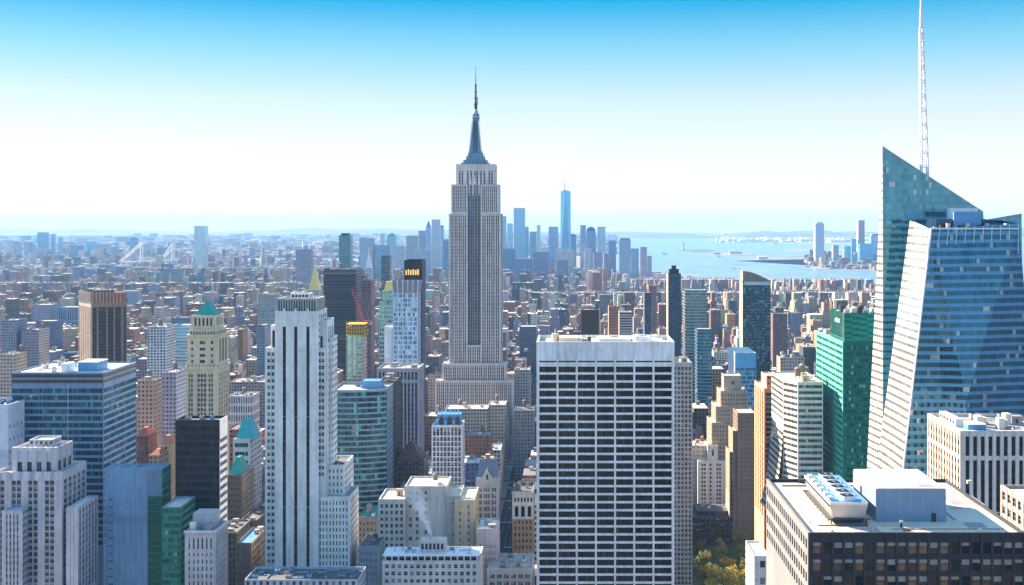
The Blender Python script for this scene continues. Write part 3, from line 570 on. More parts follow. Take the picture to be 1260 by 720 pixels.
m.obox(((x0 + x1) / 2 + 6, 680), (1, 0), (0, -1), 0, .35, .36, .5, 60, zr - 6.5, 'metal'); b.part('spandrel_band', m)
m = MB(); m.box(x0 + 27, x0 + 31, 684, 694, zr, zr + 5.2, 'white_metal', skip='u'); b.part('plant_room', m); m = MB(); m.box(x0 + 34.5, x0 + 46, 690, 706, zr, zr + 5.2, 'blue_metal', skip='u'); m.box(x0 + 34.3, x0 + 46.2, 689.8, 706.2, zr + 5.2, zr + 5.6, 'white_metal'); b.part('plant_room', m)
b.last = (x0 + 4, x0 + 27, 683, 725, zr); b.top(7, 0, kinds=('unit', 'unit_white', 'duct')); b.done()
b = Bld('office_block', 'blank blue-grey panelled block with green glass corner wing at lower left', 'office building', col=(.24, .36, .50), par=(9, 60, .03, .02))
gg = dict(kind='ribbon', fh=3.8, sh=1.5, cols=[(.04, .96)], d=.2, mat='glass_green', col=(.04, .20, .17), top=1)
x0, x1, y0, y1, zr = b.boxpx(128.6, 199, 577, 630, 14, yb=724, front=dict(k='pattern', par=(3.1, 60, .03, .99), col=(.17, .30, .46)), side=gg, roof='roof_grey')
b.last = (x0, x1, y0, y1, zr); b.top(9, 0, s=.5, kinds=('unit', 'unit_white', 'vent')); xw = x1
m = MB(); m.obox((x0, 630), (1, 0), (0, -1), 23.7, 31.2, .02, .3, 60, zr - 14, 'glass_green')
for i in range(16): m.obox((x0, 630), (1, 0), (0, -1), 23.7, 31.2, .3, .45, zr - 15 - i * 3.8, zr - 14.001 - i * 3.8, 'facade', (.03, .12, .12))
for i in range(14): m.obox((x0, 630), (1, 0), (0, -1), 2.4, 4.6, .02, .15, zr - 16 - i * 4.2, zr - 15.5 - i * 4.2, 'dark_metal')
m.obox((x0, 630), (1, 0), (0, -1), 23.4, 31.2, .05, .2, zr - 13.5, zr + .5, 'facade', (.14, .22, .32)); b.part('glazing', m)
b.boxpx(199.5, 222, 624, 615, 24, yb=724, front=dict(gg, cols=[(.02, .49), (.51, .98)]), side=gg, roof='roof_white'); b.done()
b = Bld('office_tower', 'plain black office slab with bright banded edge', 'skyscraper', col=(.028, .030, .038), par=(60, 4.4, .98, .06))
x0, x1, y0, y1, zr = b.boxpx(216, 270, 516.5, 640, 14, yb=655, front=dict(kind='ribbon', cols=[(.01, .725), (.735, .99)], fh=4.4, sh=2.0, d=.08, rec=.9, mat='glass_black', top=4, mul=(.02, .02, .03)),
    side=dict(kind='ribbon', cols=[(.03, .97)], fh=4.4, sh=2.3, d=.3, mat='glass_dark', col=(.72, .72, .75), top=11), roof='roof_dark', par_h=1.4)
b.top(5, 0, kinds=('unit_blue', 'unit')); b.done()
b = Bld('masonry_block', 'grey-lilac masonry block with tall top windows and blue-grey roof below the black slab', 'building', col=(.48, .46, .48), par=(3, 3.6, .5, .5))
ms = dict(nb=6, fh=3.5, sh=1.6, pier=1.5, end=1.6, d=.4, mat='glass_dark', rows=[(4, 9.5), (11.5, 13.2), (15, 17), (18.7, 20.8), (22.5, 24.6), (26.2, 28.3), (30, 32), (33.7, 35.8), (37.4, 39.5), (41, 43)])
b.boxpx(228.6, 264.7, 653, 600, 21, yb=724, front=ms, side=dict(ms, nb=7), roof='roof_grey', par_h=1.2)
x0, x1, y0, y1, zr = b.last; m = MB(); m.obox((x0, 600), (1, 0), (0, -1), -.8, x1 - x0 + .8, .5, 1.0, zr + .2, zr + 1.4, 'facade', (.6, .58, .6)); m.obox((x1, 600), (0, 1), (1, 0), 0, 21, .5, 1.0, zr + .2, zr + 1.4, 'facade', (.6, .58, .6)); b.part('cornice', m)
m = MB(); m.box(x0 + 1, x0 + 12, 608, 619, zr, zr + 8, 'facade', (.4, .4, .42), skip='u'); m.box(x0 + 1, x0 + 4, 603, 606, zr, zr + 4.5, 'white_metal', skip='u'); b.part('bulkhead', m); b.top(3, 0, s=.8); b.done()
# ---- stone tower with the green pyramid
def pyramid_roof(b, name, x0, x1, y0, y1, z0, z1, mat, f=0.0, top_mat=None):
    m = MB(); base = rect(x0, x1, y0, y1); top = inset(base, f) if f else [((x0 + x1) / 2, (y0 + y1) / 2)] * 4
    m.hull(base, top, z0, z1, mat, cap=bool(f)); return b.part(name, m)
b = Bld('stone_tower', 'ornate cream stone tower with green copper pyramid roof', 'skyscraper', col=(.60, .49, .34), par=(2.8, 3.6, .45, .5))
Y = 850; cA = [(.07, .13), (.15, .21), (.355, .44), (.46, .54), (.56, .645), (.72, .78), (.80, .86)]
tf = dict(cols=cA, fh=3.6, sh=1.6, d=.5, mat='glass_dark', top=5, rec=.5, scol=(.45, .36, .25))
x0, x1, y0, y1, zr = b.boxpx(229.5, 267.5, 452, Y, 28, yb=515, front=tf, side=dict(tf, cols=[(.06, .16), (.22, .32), (.38, .46), (.54, .62), (.68, .78), (.84, .94)]), roof='roof_grey')
m = MB(); m.box(x0 - 1, x1 + 1.2, Y - 1.1, Y + 29, Z_(452, Y) - 1.2, Z_(452, Y) + .4, 'facade', (.62, .48, .30))
for i in range(9): m.box(x0 + i * 2.7, x0 + i * 2.7 + 1, Y - 1, Y, Z_(452, Y) + .4, Z_(452, Y) + 2.6, 'facade', (.66, .52, .34))
m.box(x0 + 9.2, x0 + 14, Y + .35, Y + .49, Z_(446, Y), Z_(424, Y), 'glass_dark'); b.part('balcony', m)
b.boxpx(231, 267, 413, Y + .5, 26.5, yb=452, zb=zr, front=dict(cols=[(.12, .2), (.42, .60), (.80, .88)], rows=[(4, 6.2), (9, 11), (13.6, 15.6), (18, 20)], d=.5, mat='glass_dark', kind='pane'), side=dict(cols=[(.15, .3), (.4, .6), (.7, .85)], rows=[(3, 20)], d=.5, kind='ribbon', mat='glass_dark'), roof='roof_grey')
m = MB(); z = Z_(413, Y); m.box(x0 + 0, x1 + .8, Y - .6, Y + 28, z - 1, z + .6, 'facade', (.62, .46, .28)); b.part('cornice', m)
b.boxpx(233, 266, 405.5, Y + 2, 24, yb=413, zb=z - 1, front=dict(nb=9, rows=[(1.4, 3.4)], pier=1.0, d=.3), side=dict(nb=9, rows=[(1.4, 3.4)], pier=1.0, d=.3), roof='roof_grey')
b.boxpx(236, 265, 388, Y + 4, 19, yb=405, zb=Z_(405.5, Y) - 1, front=dict(nb=5, rows=[(2, 8)], pier=1.4, end=2.2, d=.5, kind='ribbon'), side=dict(nb=5, rows=[(2, 8)], pier=1.4, end=2.2, d=.5, kind='ribbon'), roof='roof_grey')
xx0, xx1, _, _, zz = b.last; pyramid_roof(b, 'pyramid_roof', xx0 + .8, xx1 - .8, Y + 4.8, Y + 22.2, zz, Z_(369, Y + 12), 'copper_green', .04); b.done()
b = Bld('masonry_tower', 'white tower with turquoise mansard cap beside the striped art deco tower', 'building', col=(.52, .52, .56), par=(2.8, 3.6, .45, .5))
Y = 800; x0, x1, y0, y1, zr = b.boxpx(287.5, 307, 540, Y, 30, yb=655, front=dict(kind='ribbon', nb=1, fh=6, sh=3.2, end=1, d=.4, mat='glass_teal', top=3), side=dict(nb=5, fh=3.7, sh=1.7, pier=1.8, d=.4, mat='glass_dark'), roof='roof_white')
pyramid_roof(b, 'mansard_roof', x0 + .8, x1 + 3.5 - .8, Y + 1, Y + 19, zr, Z_(518, Y), 'copper_turquoise', .42); b.top(0); b.done()
b = Bld('masonry_block', 'dark brown block with dark green hipped roof', 'building', col=(.16, .12, .10), par=(2.8, 3.6, .45, .5))
Y = 760; x0, x1, y0, y1, zr = b.boxpx(279, 297, 584, Y, 30, yb=650, front=dict(nb=5, fh=3.7, sh=1.8, pier=1.1, d=.3), side=dict(nb=6, fh=3.7, sh=1.8, pier=1.6, d=.3, col=(.33, .26, .21)))
pyramid_roof(b, 'hipped_roof', x0 + .6, x1 - .6, Y + .6, Y + 24, zr + .5, Z_(566, Y), 'copper_green', .25); b.done()
for (xl, xr, yt, Y, dep, cl, lb, rf) in ((268, 291, 655, 690, 30, (.16, .17, .15), 'narrow dark block with green glass front below the green hipped roof', 'roof_dark'), (291, 309, 668, 650, 34, (.2, .15, .12), 'low brown block with bright blue roof edge near the striped tower foot', 'blue_metal'), (296, 316, 640, 720, 30, (.13, .11, .10), 'dark brown block in the canyon left of the striped tower', 'roof_dark')):
    b = Bld('masonry_block', lb, 'building', col=cl); b.boxpx(xl, xr, yt, Y, dep, yb=722, front=dict(nb=5, fh=3.7, sh=1.7, pier=1.1, d=.3, mat='glass_mixed'), side=dict(nb=7, fh=3.7, sh=1.7, pier=1.5, d=.3), roof=rf); b.top(4, 0, s=.7); b.done()
# ---- striped art deco tower
b = Bld('art_deco_tower', 'pale art deco tower with three long black vertical stripes', 'skyscraper', col=(.66, .69, .68), par=(3, 3.7, .5, .5))
Y = 640
pw2 = dict(fh=3.72, sh=1.85, d=.35, mat='glass_mixed', top=2.5, rec=.8)
ft = Z_(383, Y); L = 78 * 3.72
x0, x1, y0, y1, zr = b.boxpx(340.5, 390.5, 383, Y, 24, yb=705, par_h=1, roof='roof_grey', front=dict(cols=[(.155, .235), (.435, .515), (.735, .815)], rows=[(8.5 + 50 * i, 8.5 + 50 * i + 49.95) for i in range(3)], kind='strip', mat='glass_black', d=.8, rec=1, sfh=3.72, mul=(.03, .03, .035), core=(.02, .02, .02)), side=dict(pw2, nb=4, pier=2.2))
m = MB()
for fx in (.195, .475, .775):      # little white finials over the stripes
    c = x0 + (x1 - x0) * fx; m.obox((c - 1.1, Y - .8), (1, 0), (0, -1), 0, 2.2, 0, .35, zr - 6.5, zr + 1.2, 'facade', (.68, .68, .68)); m.obox((c - .55, Y - .8), (1, 0), (0, -1), 0, 1.1, 0, .6, zr + 1.2, zr + 2.6, 'facade', (.7, .7, .7), skip='')
b.part('finial', m)
b.boxpx(341.5, 389.5, 367, Y + 1, 20, yb=383, zb=zr, front=dict(nb=15, rows=[(1.2, 7)], pier=.7, end=.6, d=.5, kind='ribbon', mat='glass_dark', col=(.32, .36, .35)), side=dict(nb=8, rows=[(1.2, 7)], pier=.8, d=.5, kind='ribbon', mat='glass_dark', col=(.45, .42, .38)), roof='roof_dark')
b.boxpx(358, 380, 361, Y + 6, 10, yb=367, zb=Z_(368, Y), front=dict(nb=5, rows=[(.8, 2.2)], pier=.5, d=.3, kind='ribbon'), roof='roof_dark')
b.last = (X_(343, Y), X_(388, Y), Y + 2, Y + 6, Z_(368, Y)); b.top(4, 0, s=.4)
b.boxpx(327, 340.3, 428, Y + 2.5, 24, yb=705, front=dict(pw2, cols=[(.16, .42), (.54, .80)]), roof='roof_grey')
b.boxpx(334, 340.2, 400, Y + 5, 20, yb=428, zb=60, front=dict(cols=[(.2, .8)], rows=[(3, 13)], kind='ribbon', d=.3), roof='roof_grey')
b.boxpx(391, 400, 428, Y + 2.5, 23, yb=578, front=dict(pw2, cols=[(.12, .45), (.55, .88)]), side=dict(pw2, nb=4, pier=2.4, col=(.58, .58, .56)), roof='roof_grey')
b.boxpx(391, 402, 394, Y + 6, 18, yb=428, zb=60, front=dict(cols=[(.1, .55)], rows=[(9, 18)], kind='ribbon', d=.3), side=dict(nb=3, rows=[(4, 13)], kind='ribbon', pier=2.2, d=.4), roof='roof_grey')
b.boxpx(400.5, 409, 415, Y + 10, 14, yb=430, zb=60, roof='roof_grey'); b.boxpx(403, 423, 572, Y + 8, 27, yb=620, zb=0, front=dict(pw2, nb=4, pier=1.3, end=.9), side=dict(pw2, nb=5, pier=2), roof='roof_dark')
b.last and b.top(2, 0, s=.5, kinds=('unit_blue', 'unit'))
b.boxpx(390.8, 430, 611, Y + 1.2, 26, yb=715, front=dict(pw2, nb=9, pier=1.1, end=1.1, sh=1.6), side=dict(pw2, nb=6, pier=1.8, col=(.60, .58, .55)), roof='roof_grey'); b.done()
b = Bld('low_block', 'low roof packed with blue cooling plant at the bottom below the striped tower', 'building', col=(.38, .42, .50))
b.boxpx(301, 441, 713, 560, 21, yb=724, roof='roof_dark', par_h=1.2); b.top(24, 0, s=.8, kinds=('unit_blue', 'unit_blue', 'unit', 'duct')); b.done()
# ---- teal banded block with bowed front, brown slab behind it
b = Bld('office_block', 'teal-windowed office block with a gently bowed banded front beside the striped tower', 'office building', col=(.20, .30, .37))
Y = 760; n_ = 6; xs = [X_(408 + (474 - 408) * i / n_, Y) for i in range(n_ + 1)]; dy = [4 * ((i / n_ - .35) / .65) ** 2 if i / n_ > .35 else 0 for i in range(n_ + 1)]
pts = [(xs[i], Y + dy[i] * 1.6) for i in range(n_ + 1)] + [(xs[-1], Y + 34), (xs[0], Y + 34)]; z1 = Z_(480, Y)
tb = dict(kind='ribbon', nb=1, end=.05, fh=3.65, sh=1.15, d=.3, mat='glass_teal', top=1.6, rec=.95, mul=(.2, .3, .33), zb=Z_(640, Y))
b.prism(pts, 0, z1, {i: tb for i in range(n_)}, roof='roof_grey', ext=-1); VIEW.append((408, 478, Y, 640))
b.last = (xs[1], xs[-1], Y + 9, Y + 32, z1 - 1); m = MB(); m.box(xs[3], xs[5], Y + 14, Y + 26, z1 - 1, z1 + 4, 'blue_metal'); b.part('plant_room', m); b.top(6, 0, s=.8, kinds=('unit_blue', 'unit_white', 'unit')); b.done()
b = Bld('office_block', 'windowless dark brown slab rising behind the teal bowed block', 'office building', col=(.11, .08, .075), par=(30, 40, .02, .02))
b.boxpx(466, 486, 469, 798, 30, yb=600, side=dict(k='pattern', par=(30, 3.8, .98, .1), col=(.06, .05, .05)), roof='roof_dark'); b.top(2, 0); b.done()
b = Bld('masonry_block', 'dark block with brown hipped roof in front of the ribbed grey tower', 'building', col=(.10, .09, .10))
Y = 800; x0, x1, y0, y1, zr = b.boxpx(484, 521, 566, Y, 30, yb=612, front=dict(nb=8, fh=3.7, sh=1.6, pier=1.1, d=.3), roof='roof_dark'); pyramid_roof(b, 'hipped_roof', x0 + 1, x1 - 1, Y + 1, Y + 26, zr + .6, Z_(548, Y), 'brown_tile', .12); b.done()
b = Bld('office_tower', 'grey-lilac tower of close vertical ribs in front of the pale blue gridded tower', 'skyscraper', col=(.36, .33, .38))
Y = 900; b.boxpx(465, 515, 453, Y, 30, yb=560, front=dict(kind='strip', nb=11, pier=1.2, end=1, rows=[(3, 9), (11.5, 60), (60.1, 110)], d=.8, mat='glass_dark', sfh=3.8, mul=(.08, .07, .09)), side=dict(kind='strip', nb=8, pier=1.6, rows=[(3, 9), (11.5, 60), (60.1, 110)], d=.6, mat='glass_dark', sfh=3.8), roof='roof_grey'); b.top(6, 0); b.done()
b = Bld('hotel_tower', 'pale blue gridded tower with flared louvred crown left of the spired skyscraper', 'skyscraper', col=(.50, .62, .78), par=(3, 3.6, .5, .5))
Y = 960; x0, x1, y0, y1, zr = b.boxpx(484, 513.5, 361, Y, 24, yb=452, front=dict(nb=5, fh=3.9, sh=1.1, pier=1.0, end=.5, d=.4, mat='glass_blue', kind='ribbon', top=.6), side=dict(k='pattern', par=(3, 3.9, .3, .4), col=(.36, .40, .50)), roof=None, par_h=0)
m = MB(); bs = rect(x0, x1, Y, Y + 24); tp = rect(x0 - 1.0, x1 + 1.2, Y - 1.2, Y + 25); m.hull(bs, tp, Z_(361, Y), Z_(346, Y), 'facade', (.26, .27, .31), cap=False); m.face([(*q, Z_(350, Y)) for q in tp], 'roof_grey')
for i in range(6): xx = x0 + (x1 - x0) * i / 5; m.bar((xx, Y - .2, Z_(361, Y)), (xx + (i - 2.5) * .4, Y - 1.5, Z_(345, Y)), .45, 'facade', (.55, .55, .58))
b.part('crown', m)
b.boxpx(473, 484, 402, Y + 3, 18, yb=452, front=dict(k='pattern', par=(60, 60, .01, .01), col=(.78, .78, .80)), roof='roof_white')
b.done()
b = Bld('glass_tower', 'slim teal glass tower with yellow-roofed top tucked left of the pale gridded tower', 'skyscraper', col=(.10, .33, .36), col2=(.40, .45, .42), par=(2.2, 3.8, .3, .25), wall='curtain')
Y = 1010; b.boxpx(466, 484, 372, Y, 24, yb=452, roof='roof_grey'); b.boxpx(470, 483, 358, Y + 3, 16, zb=150, roof='roof_dark', yb=372); x0, x1, y0, y1, zr = b.last; pyramid_roof(b, 'yellow_roof', x0 + 1.5, x1 - .5, Y + 4, Y + 16, zr, Z_(347, Y), 'gold', .6); b.done()
b = Bld('office_tower', 'black tower with glowing amber windows at its top', 'skyscraper', col=(.035, .035, .04))
Y = 1120; x0, x1, y0, y1, zr = b.boxpx(498, 519, 320, Y, 30, yb=345, front=dict(kind='strip', nb=7, pier=.7, end=.4, rows=[(2, 22)], d=.5, mat='glass_black', sfh=20), side=dict(k='pattern', par=(3, 3.7, .5, .5), col=(.10, .09, .12)), roof='roof_dark')
m = MB()
for i in range(6): m.obox((x0 + .8 + i * 2.3, Y), (1, 0), (0, -1), 0, 1.5, .12, .3, zr - 13.5, zr - 8.8 + (i % 2) * .8, 'lamp_glow')
b.part('lit_window', m); b.done()
# ---- small white grid tower and its neighbours
b = Bld('office_tower', 'slender white-gridded tower with blue rooftop plant in the middle foreground', 'skyscraper', col=(.62, .66, .72))
Y = 760; x0, x1, y0, y1, zr = b.boxpx(532, 568, 523, Y, 18, yb=612, front=dict(nb=8, fh=3.35, sh=.75, pier=.65, end=.5, d=.45, mat='glass_dark', rows=[(1.5, 7)] + [(7.9 + 3.35 * i, 7.9 + 3.35 * i + 2.6) for i in range(13)]), side=dict(nb=5, fh=3.35, sh=.75, pier=.65, d=.4, mat='glass_dark', rows=[(1.5, 7)] + [(7.9 + 3.35 * i, 7.9 + 3.35 * i + 2.6) for i in range(13)]), roof='roof_dark')
m = MB(); m.box(x0 + 2.5, x1 - 1, Y + 4, Y + 15, zr, zr + 7, 'blue_metal', skip='u')
for i in range(6): m.box(x0 + 2 + i * 2.7, x0 + 4 + i * 2.7, Y + 1.5, Y + 3.8, zr, zr + 4 + (i % 2) * 2, 'dark_metal' if i % 2 else 'blue_metal', skip='u'); m.bar((x0 + 3 + i * 2.7, Y + 4, zr + 7), (x0 + 3 + i * 2.7, Y + 9, zr + 9.5), .3, 'blue_metal')
b.part('cooling_unit', m); b.done()
b = Bld('masonry_block', 'large cream stepped block with blank white wall behind the steam plume', 'building', col=(.56, .54, .50))
Y = 660; cc = dict(fh=3.75, sh=1.8, d=.35, mat='glass_mixed', top=3, pier=1.5)
b.boxpx(466, 498, 614, Y, 26, yb=700, front=dict(cc, nb=5, pier=1.3, end=1), roof='roof_tan'); b.top(1, 0)
x0, x1, y0, y1, zr = b.boxpx(498.3, 549, 598, Y + 4, 26, yb=660, front=dict(cc, cols=[(.10, .17), (.26, .33), (.48, .53)]), side=dict(cc, nb=5), roof='roof_white')
m = MB(); m.bar((x0 - .2, Y + 3.6, zr - 60), (x0 - .2, Y + 3.6, zr - 12), .25, 'white_metal'); b.part('drain_pipe', m); b.top(3, 1, s=.7)
b.boxpx(549.3, 566, 610, Y + 2, 26, yb=676, front=dict(k='pattern', par=(8, 9, .1, .1), col=(.50, .46, .40)), roof='roof_tan')
b.boxpx(560, 583, 615, Y - 2, 3.5, yb=676, front=dict(cc, nb=2, pier=4, end=2.5, col=(.52, .42, .30)), side=dict(cc, nb=1), roof='roof_tan')
b.boxpx(566.3, 584, 612, Y + 1.7, 26, yb=676, side=dict(cc, nb=4, col=(.55, .44, .3)), roof='roof_tan'); b.done()
b = Bld('masonry_block', 'wide pale block with glazed attic and cluttered roof at bottom centre-left', 'building', col=(.54, .53, .52))
Y = 580; x0, x1, y0, y1, zr = b.boxpx(471, 589, 690, Y, 26, yb=724, front=dict(nb=15, fh=3.6, sh=1.7, pier=1.25, end=1.2, d=.35, mat='glass_mixed', top=1.8), side=dict(nb=7, fh=3.6, sh=1.7, pier=1.6, d=.35), roof='roof_grey')
m = MB(); m.box(x0 + .6, x1 - .6, Y + 1.4, Y + 14, zr, zr + 2.9, 'glass_teal', skip='u'); m.box(x0 - .2, x1 + .2, Y + .9, Y + 15, zr + 2.9, zr + 3.6, 'white_metal')
for i in range(15): m.box(x0 + .8 + i * 3.3, x0 + 1.4 + i * 3.3, Y + 1.2, Y + 1.38, zr, zr + 2.9, 'white_metal')
b.part('attic', m); m = MB(); m.box(x0 + 18, x0 + 31, Y + 6, Y + 13, zr + 3.6, zr + 9.5, 'facade', (.5, .48, .46), skip='u')
for i in range(6): m.box(x0 + 18.6 + i * 2, x0 + 19.8 + i * 2, Y + 5.9, Y + 5.99, zr + 5, zr + 8, 'glass_dark')
b.part('bulkhead', m); b.last = (x0 + 1, x0 + 17.5, Y + 1.5, Y + 14.5, zr + 3.6); b.top(9, 0, s=.55, kinds=('unit_white', 'duct', 'vent', 'unit')); b.last = (x0 + 31.5, x1 - 1, Y + 1.5, Y + 14.5, zr + 3.6); b.top(9, 0, s=.55, kinds=('unit_white', 'duct', 'vent', 'unit'))
m = MB(); m.cyl(x0 + 23, Y + 9, zr + 9.5, zr + 12.5, .6, .6, 'metal'); b.part('chimney', m); STEAM = (x0 + 23, Y + 9, zr + 12.5); b.done()
b = Bld('gothic_block', 'grey stone block with steep slate gable and pointed dormer', 'building', col=(.36, .36, .39))
Y = 700; x0, x1, y0, y1, zr = b.boxpx(586, 613, 588, Y, 20, yb=668, front=dict(cols=[(.08, .15), (.18, .25), (.36, .42), (.45, .51), (.54, .60), (.72, .79), (.83, .90)], fh=3.9, sh=1.6, d=.3, mat='glass_dark', top=6), side=dict(nb=4, fh=3.9, sh=1.9, pier=2, d=.3), roof='roof_dark')
m = MB(); bs = rect(x0, x1, Y + .5, Y + 19); m.hull(bs, [(x0 + 1.5, Y + 9.7), (x1 - 1.5, Y + 9.7), (x1 - 1.5, Y + 9.9), (x0 + 1.5, Y + 9.9)], zr + .9, Z_(569, Y), 'slate'); b.part('slate_roof', m)
m = MB(); c = (x0 + x1) / 2; m.face([(c - 3, Y - .5, zr - 2), (c + 3, Y - .5, zr - 2), (c + 3, Y - .5, zr + 1), (c, Y - .5, zr + 6.5), (c - 3, Y - .5, zr + 1)], 'facade', (.45, .45, .48)); m.face([(c - 3, Y - .5, zr + 1), (c, Y - .5, zr + 6.5), (c, Y + 6, zr + 6.5), (c - 3, Y + 4, zr + 1)], 'slate'); m.face([(c, Y - .5, zr + 6.5), (c + 3, Y - .5, zr + 1), (c + 3, Y + 4, zr + 1), (c, Y + 6, zr + 6.5)], 'slate'); m.box(c - .6, c + .6, Y - .65, Y - .55, zr, zr + 3, 'glass_dark'); b.part('dormer', m); b.done()
b = Bld('masonry_block', 'brown block with pale arcaded top storeys left of the centre white tower', 'building', col=(.28, .20, .15))
Y = 700; x0, x1, y0, y1, zr = b.boxpx(631, 656, 604, Y, 24, yb=690, front=dict(nb=5, fh=3.8, sh=1.9, pier=1.2, end=1.1, d=.3, mat='glass_mixed', top=18), side=dict(nb=4, fh=3.8, sh=1.9, pier=1.4, d=.3), roof='roof_dark')
m = MB(); m.obox((x0, Y - .35), (1, 0), (0, -1), -.2, x1 - x0 + .2, 0, .35, zr - 16, zr - .2, 'facade', (.44, .46, .48)); m.obox((x0, Y - .7), (1, 0), (0, -1), -.5, x1 - x0 + .5, 0, .5, zr - 7.2, zr - 6.4, 'facade', (.55, .55, .55)); m.obox((x0, Y - .7), (1, 0), (0, -1), -.7, x1 - x0 + .7, 0, .8, zr - .4, zr + .6, 'facade', (.4, .43, .46))
for i in range(3):
    cx = x0 + 2.3 + i * 3.9
    m.obox((cx - 1.1, Y - .7), (1, 0), (0, -1), 0, 2.2, .01, .09, zr - 14.5, zr - 9.2, 'glass_dark')
    m.face([(cx + 1.1 * math.cos(t * math.pi / 8), Y - .80, zr - 9.2 + 1.1 * math.sin(t * math.pi / 8)) for t in range(9)], 'glass_dark')
for i in range(6): m.obox((x0 + 1 + i * 1.95, Y - .7), (1, 0), (0, -1), 0, 1.0, .01, .09, zr - 5.4, zr - 3, 'glass_dark')
b.part('arcade', m); b.top(3, 1, s=.6); b.done()
for (xl, xr, yt, Y, dep, cl, lb, rf) in ((588, 612, 650, 640, 22, (.42, .41, .44), 'blank pale grey block directly under the slate-gabled block', 'roof_white'), (600, 655, 700, 620, 30, (.35, .36, .4), 'low roof crowded with blue and white plant at bottom centre', 'roof_grey'), (441, 466, 672, 640, 26, (.28, .32, .36), 'low grey-teal block between the striped tower annex and cream block', 'roof_dark'), (440, 470, 636, 720, 30, (.18, .17, .17), 'dark low block with green cornice below the teal bowed block', 'copper_green')):
    b = Bld('masonry_block', lb, 'building', col=cl); b.boxpx(xl, xr, yt, Y, dep, yb=722, front=dict(nb=6, fh=3.7, sh=1.7, pier=1.2, d=.3, mat='glass_mixed', top=9 if xl == 588 else 3), roof=rf); b.top(9 if xl == 600 else 4, 0, s=.8, kinds=('unit_blue', 'unit_white', 'bulkhead', 'unit')); b.done()
# ---- right-hand group behind the centre tower
b = Bld('apartment_tower', 'grey-brown gridded tower slab peeking out right of the centre white tower', 'skyscraper', col=(.40, .36, .37))
b.boxpx(815, 851, 446, 800, 30, yb=715, front=dict(nb=8, fh=3.3, sh=1.2, pier=.9, end=.4, d=.5, mat='glass_dark', rec=.6, top=3.2), roof='roof_tan'); b.top(6, 1); b.done()
b = Bld('art_deco_block', 'sunlit white stepped art deco building with small central crest beside the park', 'building', col=(.70, .66, .58))
Y = 985; b.boxpx(845, 880, 548, Y + 10, 24, yb=620, roof='roof_tan', front=dict(k='pattern', par=(4, 3.6, .2, .4), col=(.58, .50, .38)), side=dict(k='pattern', par=(4, 3.6, .2, .4), col=(.60, .50, .36))); b.top(6, 1, s=.8)
wd = dict(fh=3.6, sh=1.6, d=.35, mat='glass_dark', pier=1.6, top=2.5)
b.boxpx(859, 892, 567, Y, 9.6, yb=618, front=dict(wd, cols=[(.12, .19), (.22, .29), (.42, .50), (.68, .75), (.78, .85)]), side=dict(wd, nb=3), roof='roof_white')
b.boxpx(871, 883, 548, Y + 1, 7, yb=567, zb=Z_(570, Y), front=dict(cols=[(.4, .6)], rows=[(3, 9)], d=.2), roof='roof_white'); b.boxpx(892.2, 898, 588, Y + 2, 8, yb=618, front=dict(wd, nb=1), roof='roof_white')
b.boxpx(838, 845, 552, Y + 14, 18, yb=620, roof='roof_tan', front=dict(k='pattern', col=(.5, .40, .28)))
m = MB()
for k in range(9): m.box(X_(892, Y) + .3, X_(896, Y), Y - .9, Y + 1.9, Z_(585, Y) - k * 3.6, Z_(585, Y) - k * 3.6 + .3, 'white_metal')
b.part('balcony', m); b.done()
b = Bld('masonry_block', 'dark brown block with three blue skylights overlooking the park trees', 'building', col=(.11, .08, .07))
Y = 932; x0, x1, y0, y1, zr = b.boxpx(849.5, 905, 636, Y, 34, yb=666, front=dict(nb=9, fh=4.2, sh=1.6, pier=1.2, d=.4, mat='glass_dark'), side=dict(nb=6, fh=4.2, sh=1.6, pier=1.6, d=.4), roof='roof_dark')
m = MB(); m.box(x0 + 6, x1 - 4, Y + 6, Y + 30, zr, zr + 4.2, 'facade', (.09, .08, .08), skip='u')
for i in range(3): m.box(x0 + 7.4 + i * 4.6, x0 + 11.3 + i * 4.6, Y + 5.8, Y + 5.98, zr + .8, zr + 3.6, 'glass_blue')
b.part('skylight', m); b.last = (x0 + 7, x1 - 5, Y + 8, Y + 29, zr + 4.2); b.top(5, 0, s=.8); b.done()
b = Bld('masonry_block', 'narrow grey-green block with pale cornices hugging the right side of the centre tower', 'building', col=(.34, .36, .34))
b.boxpx(826, 849, 602, 880, 34, yb=672, front=dict(nb=7, fh=4, sh=1.5, pier=.9, d=.4, mat='glass_mixed'), roof='roof_dark'); b.top(6, 1, s=.8); b.done()
b = Bld('stepped_tower', 'tan stepped masonry tower with sunlit flank right of the centre tower', 'skyscraper', col=(.42, .33, .24))
Y = 1000; wt_ = dict(fh=3.6, sh=1.9, pier=1.6, d=.35, mat='glass_dark', top=3)
b.boxpx(891, 912, 462, Y + 6, 18, yb=481, zb=80, front=dict(cols=[(.42, .58)], rows=[(5, 8)], d=.2), roof='roof_tan'); b.boxpx(887, 920, 481, Y + 2, 26, yb=505, zb=60, front=dict(wt_, nb=9, pier=1.3), side=dict(wt_, nb=8), roof='roof_tan')
b.boxpx(881, 900, 500, Y - 3, 30, yb=560, front=dict(wt_, nb=5), side=dict(wt_, nb=9), roof='roof_tan'); b.boxpx(876, 893, 520, Y - 8, 34, yb=600, front=dict(wt_, nb=4), side=dict(wt_, nb=9), roof='roof_tan'); b.done()
b = Bld('stepped_tower', 'brown brick stepped tower with many small windows in front of the tan stepped tower', 'skyscraper', col=(.25, .17, .13))
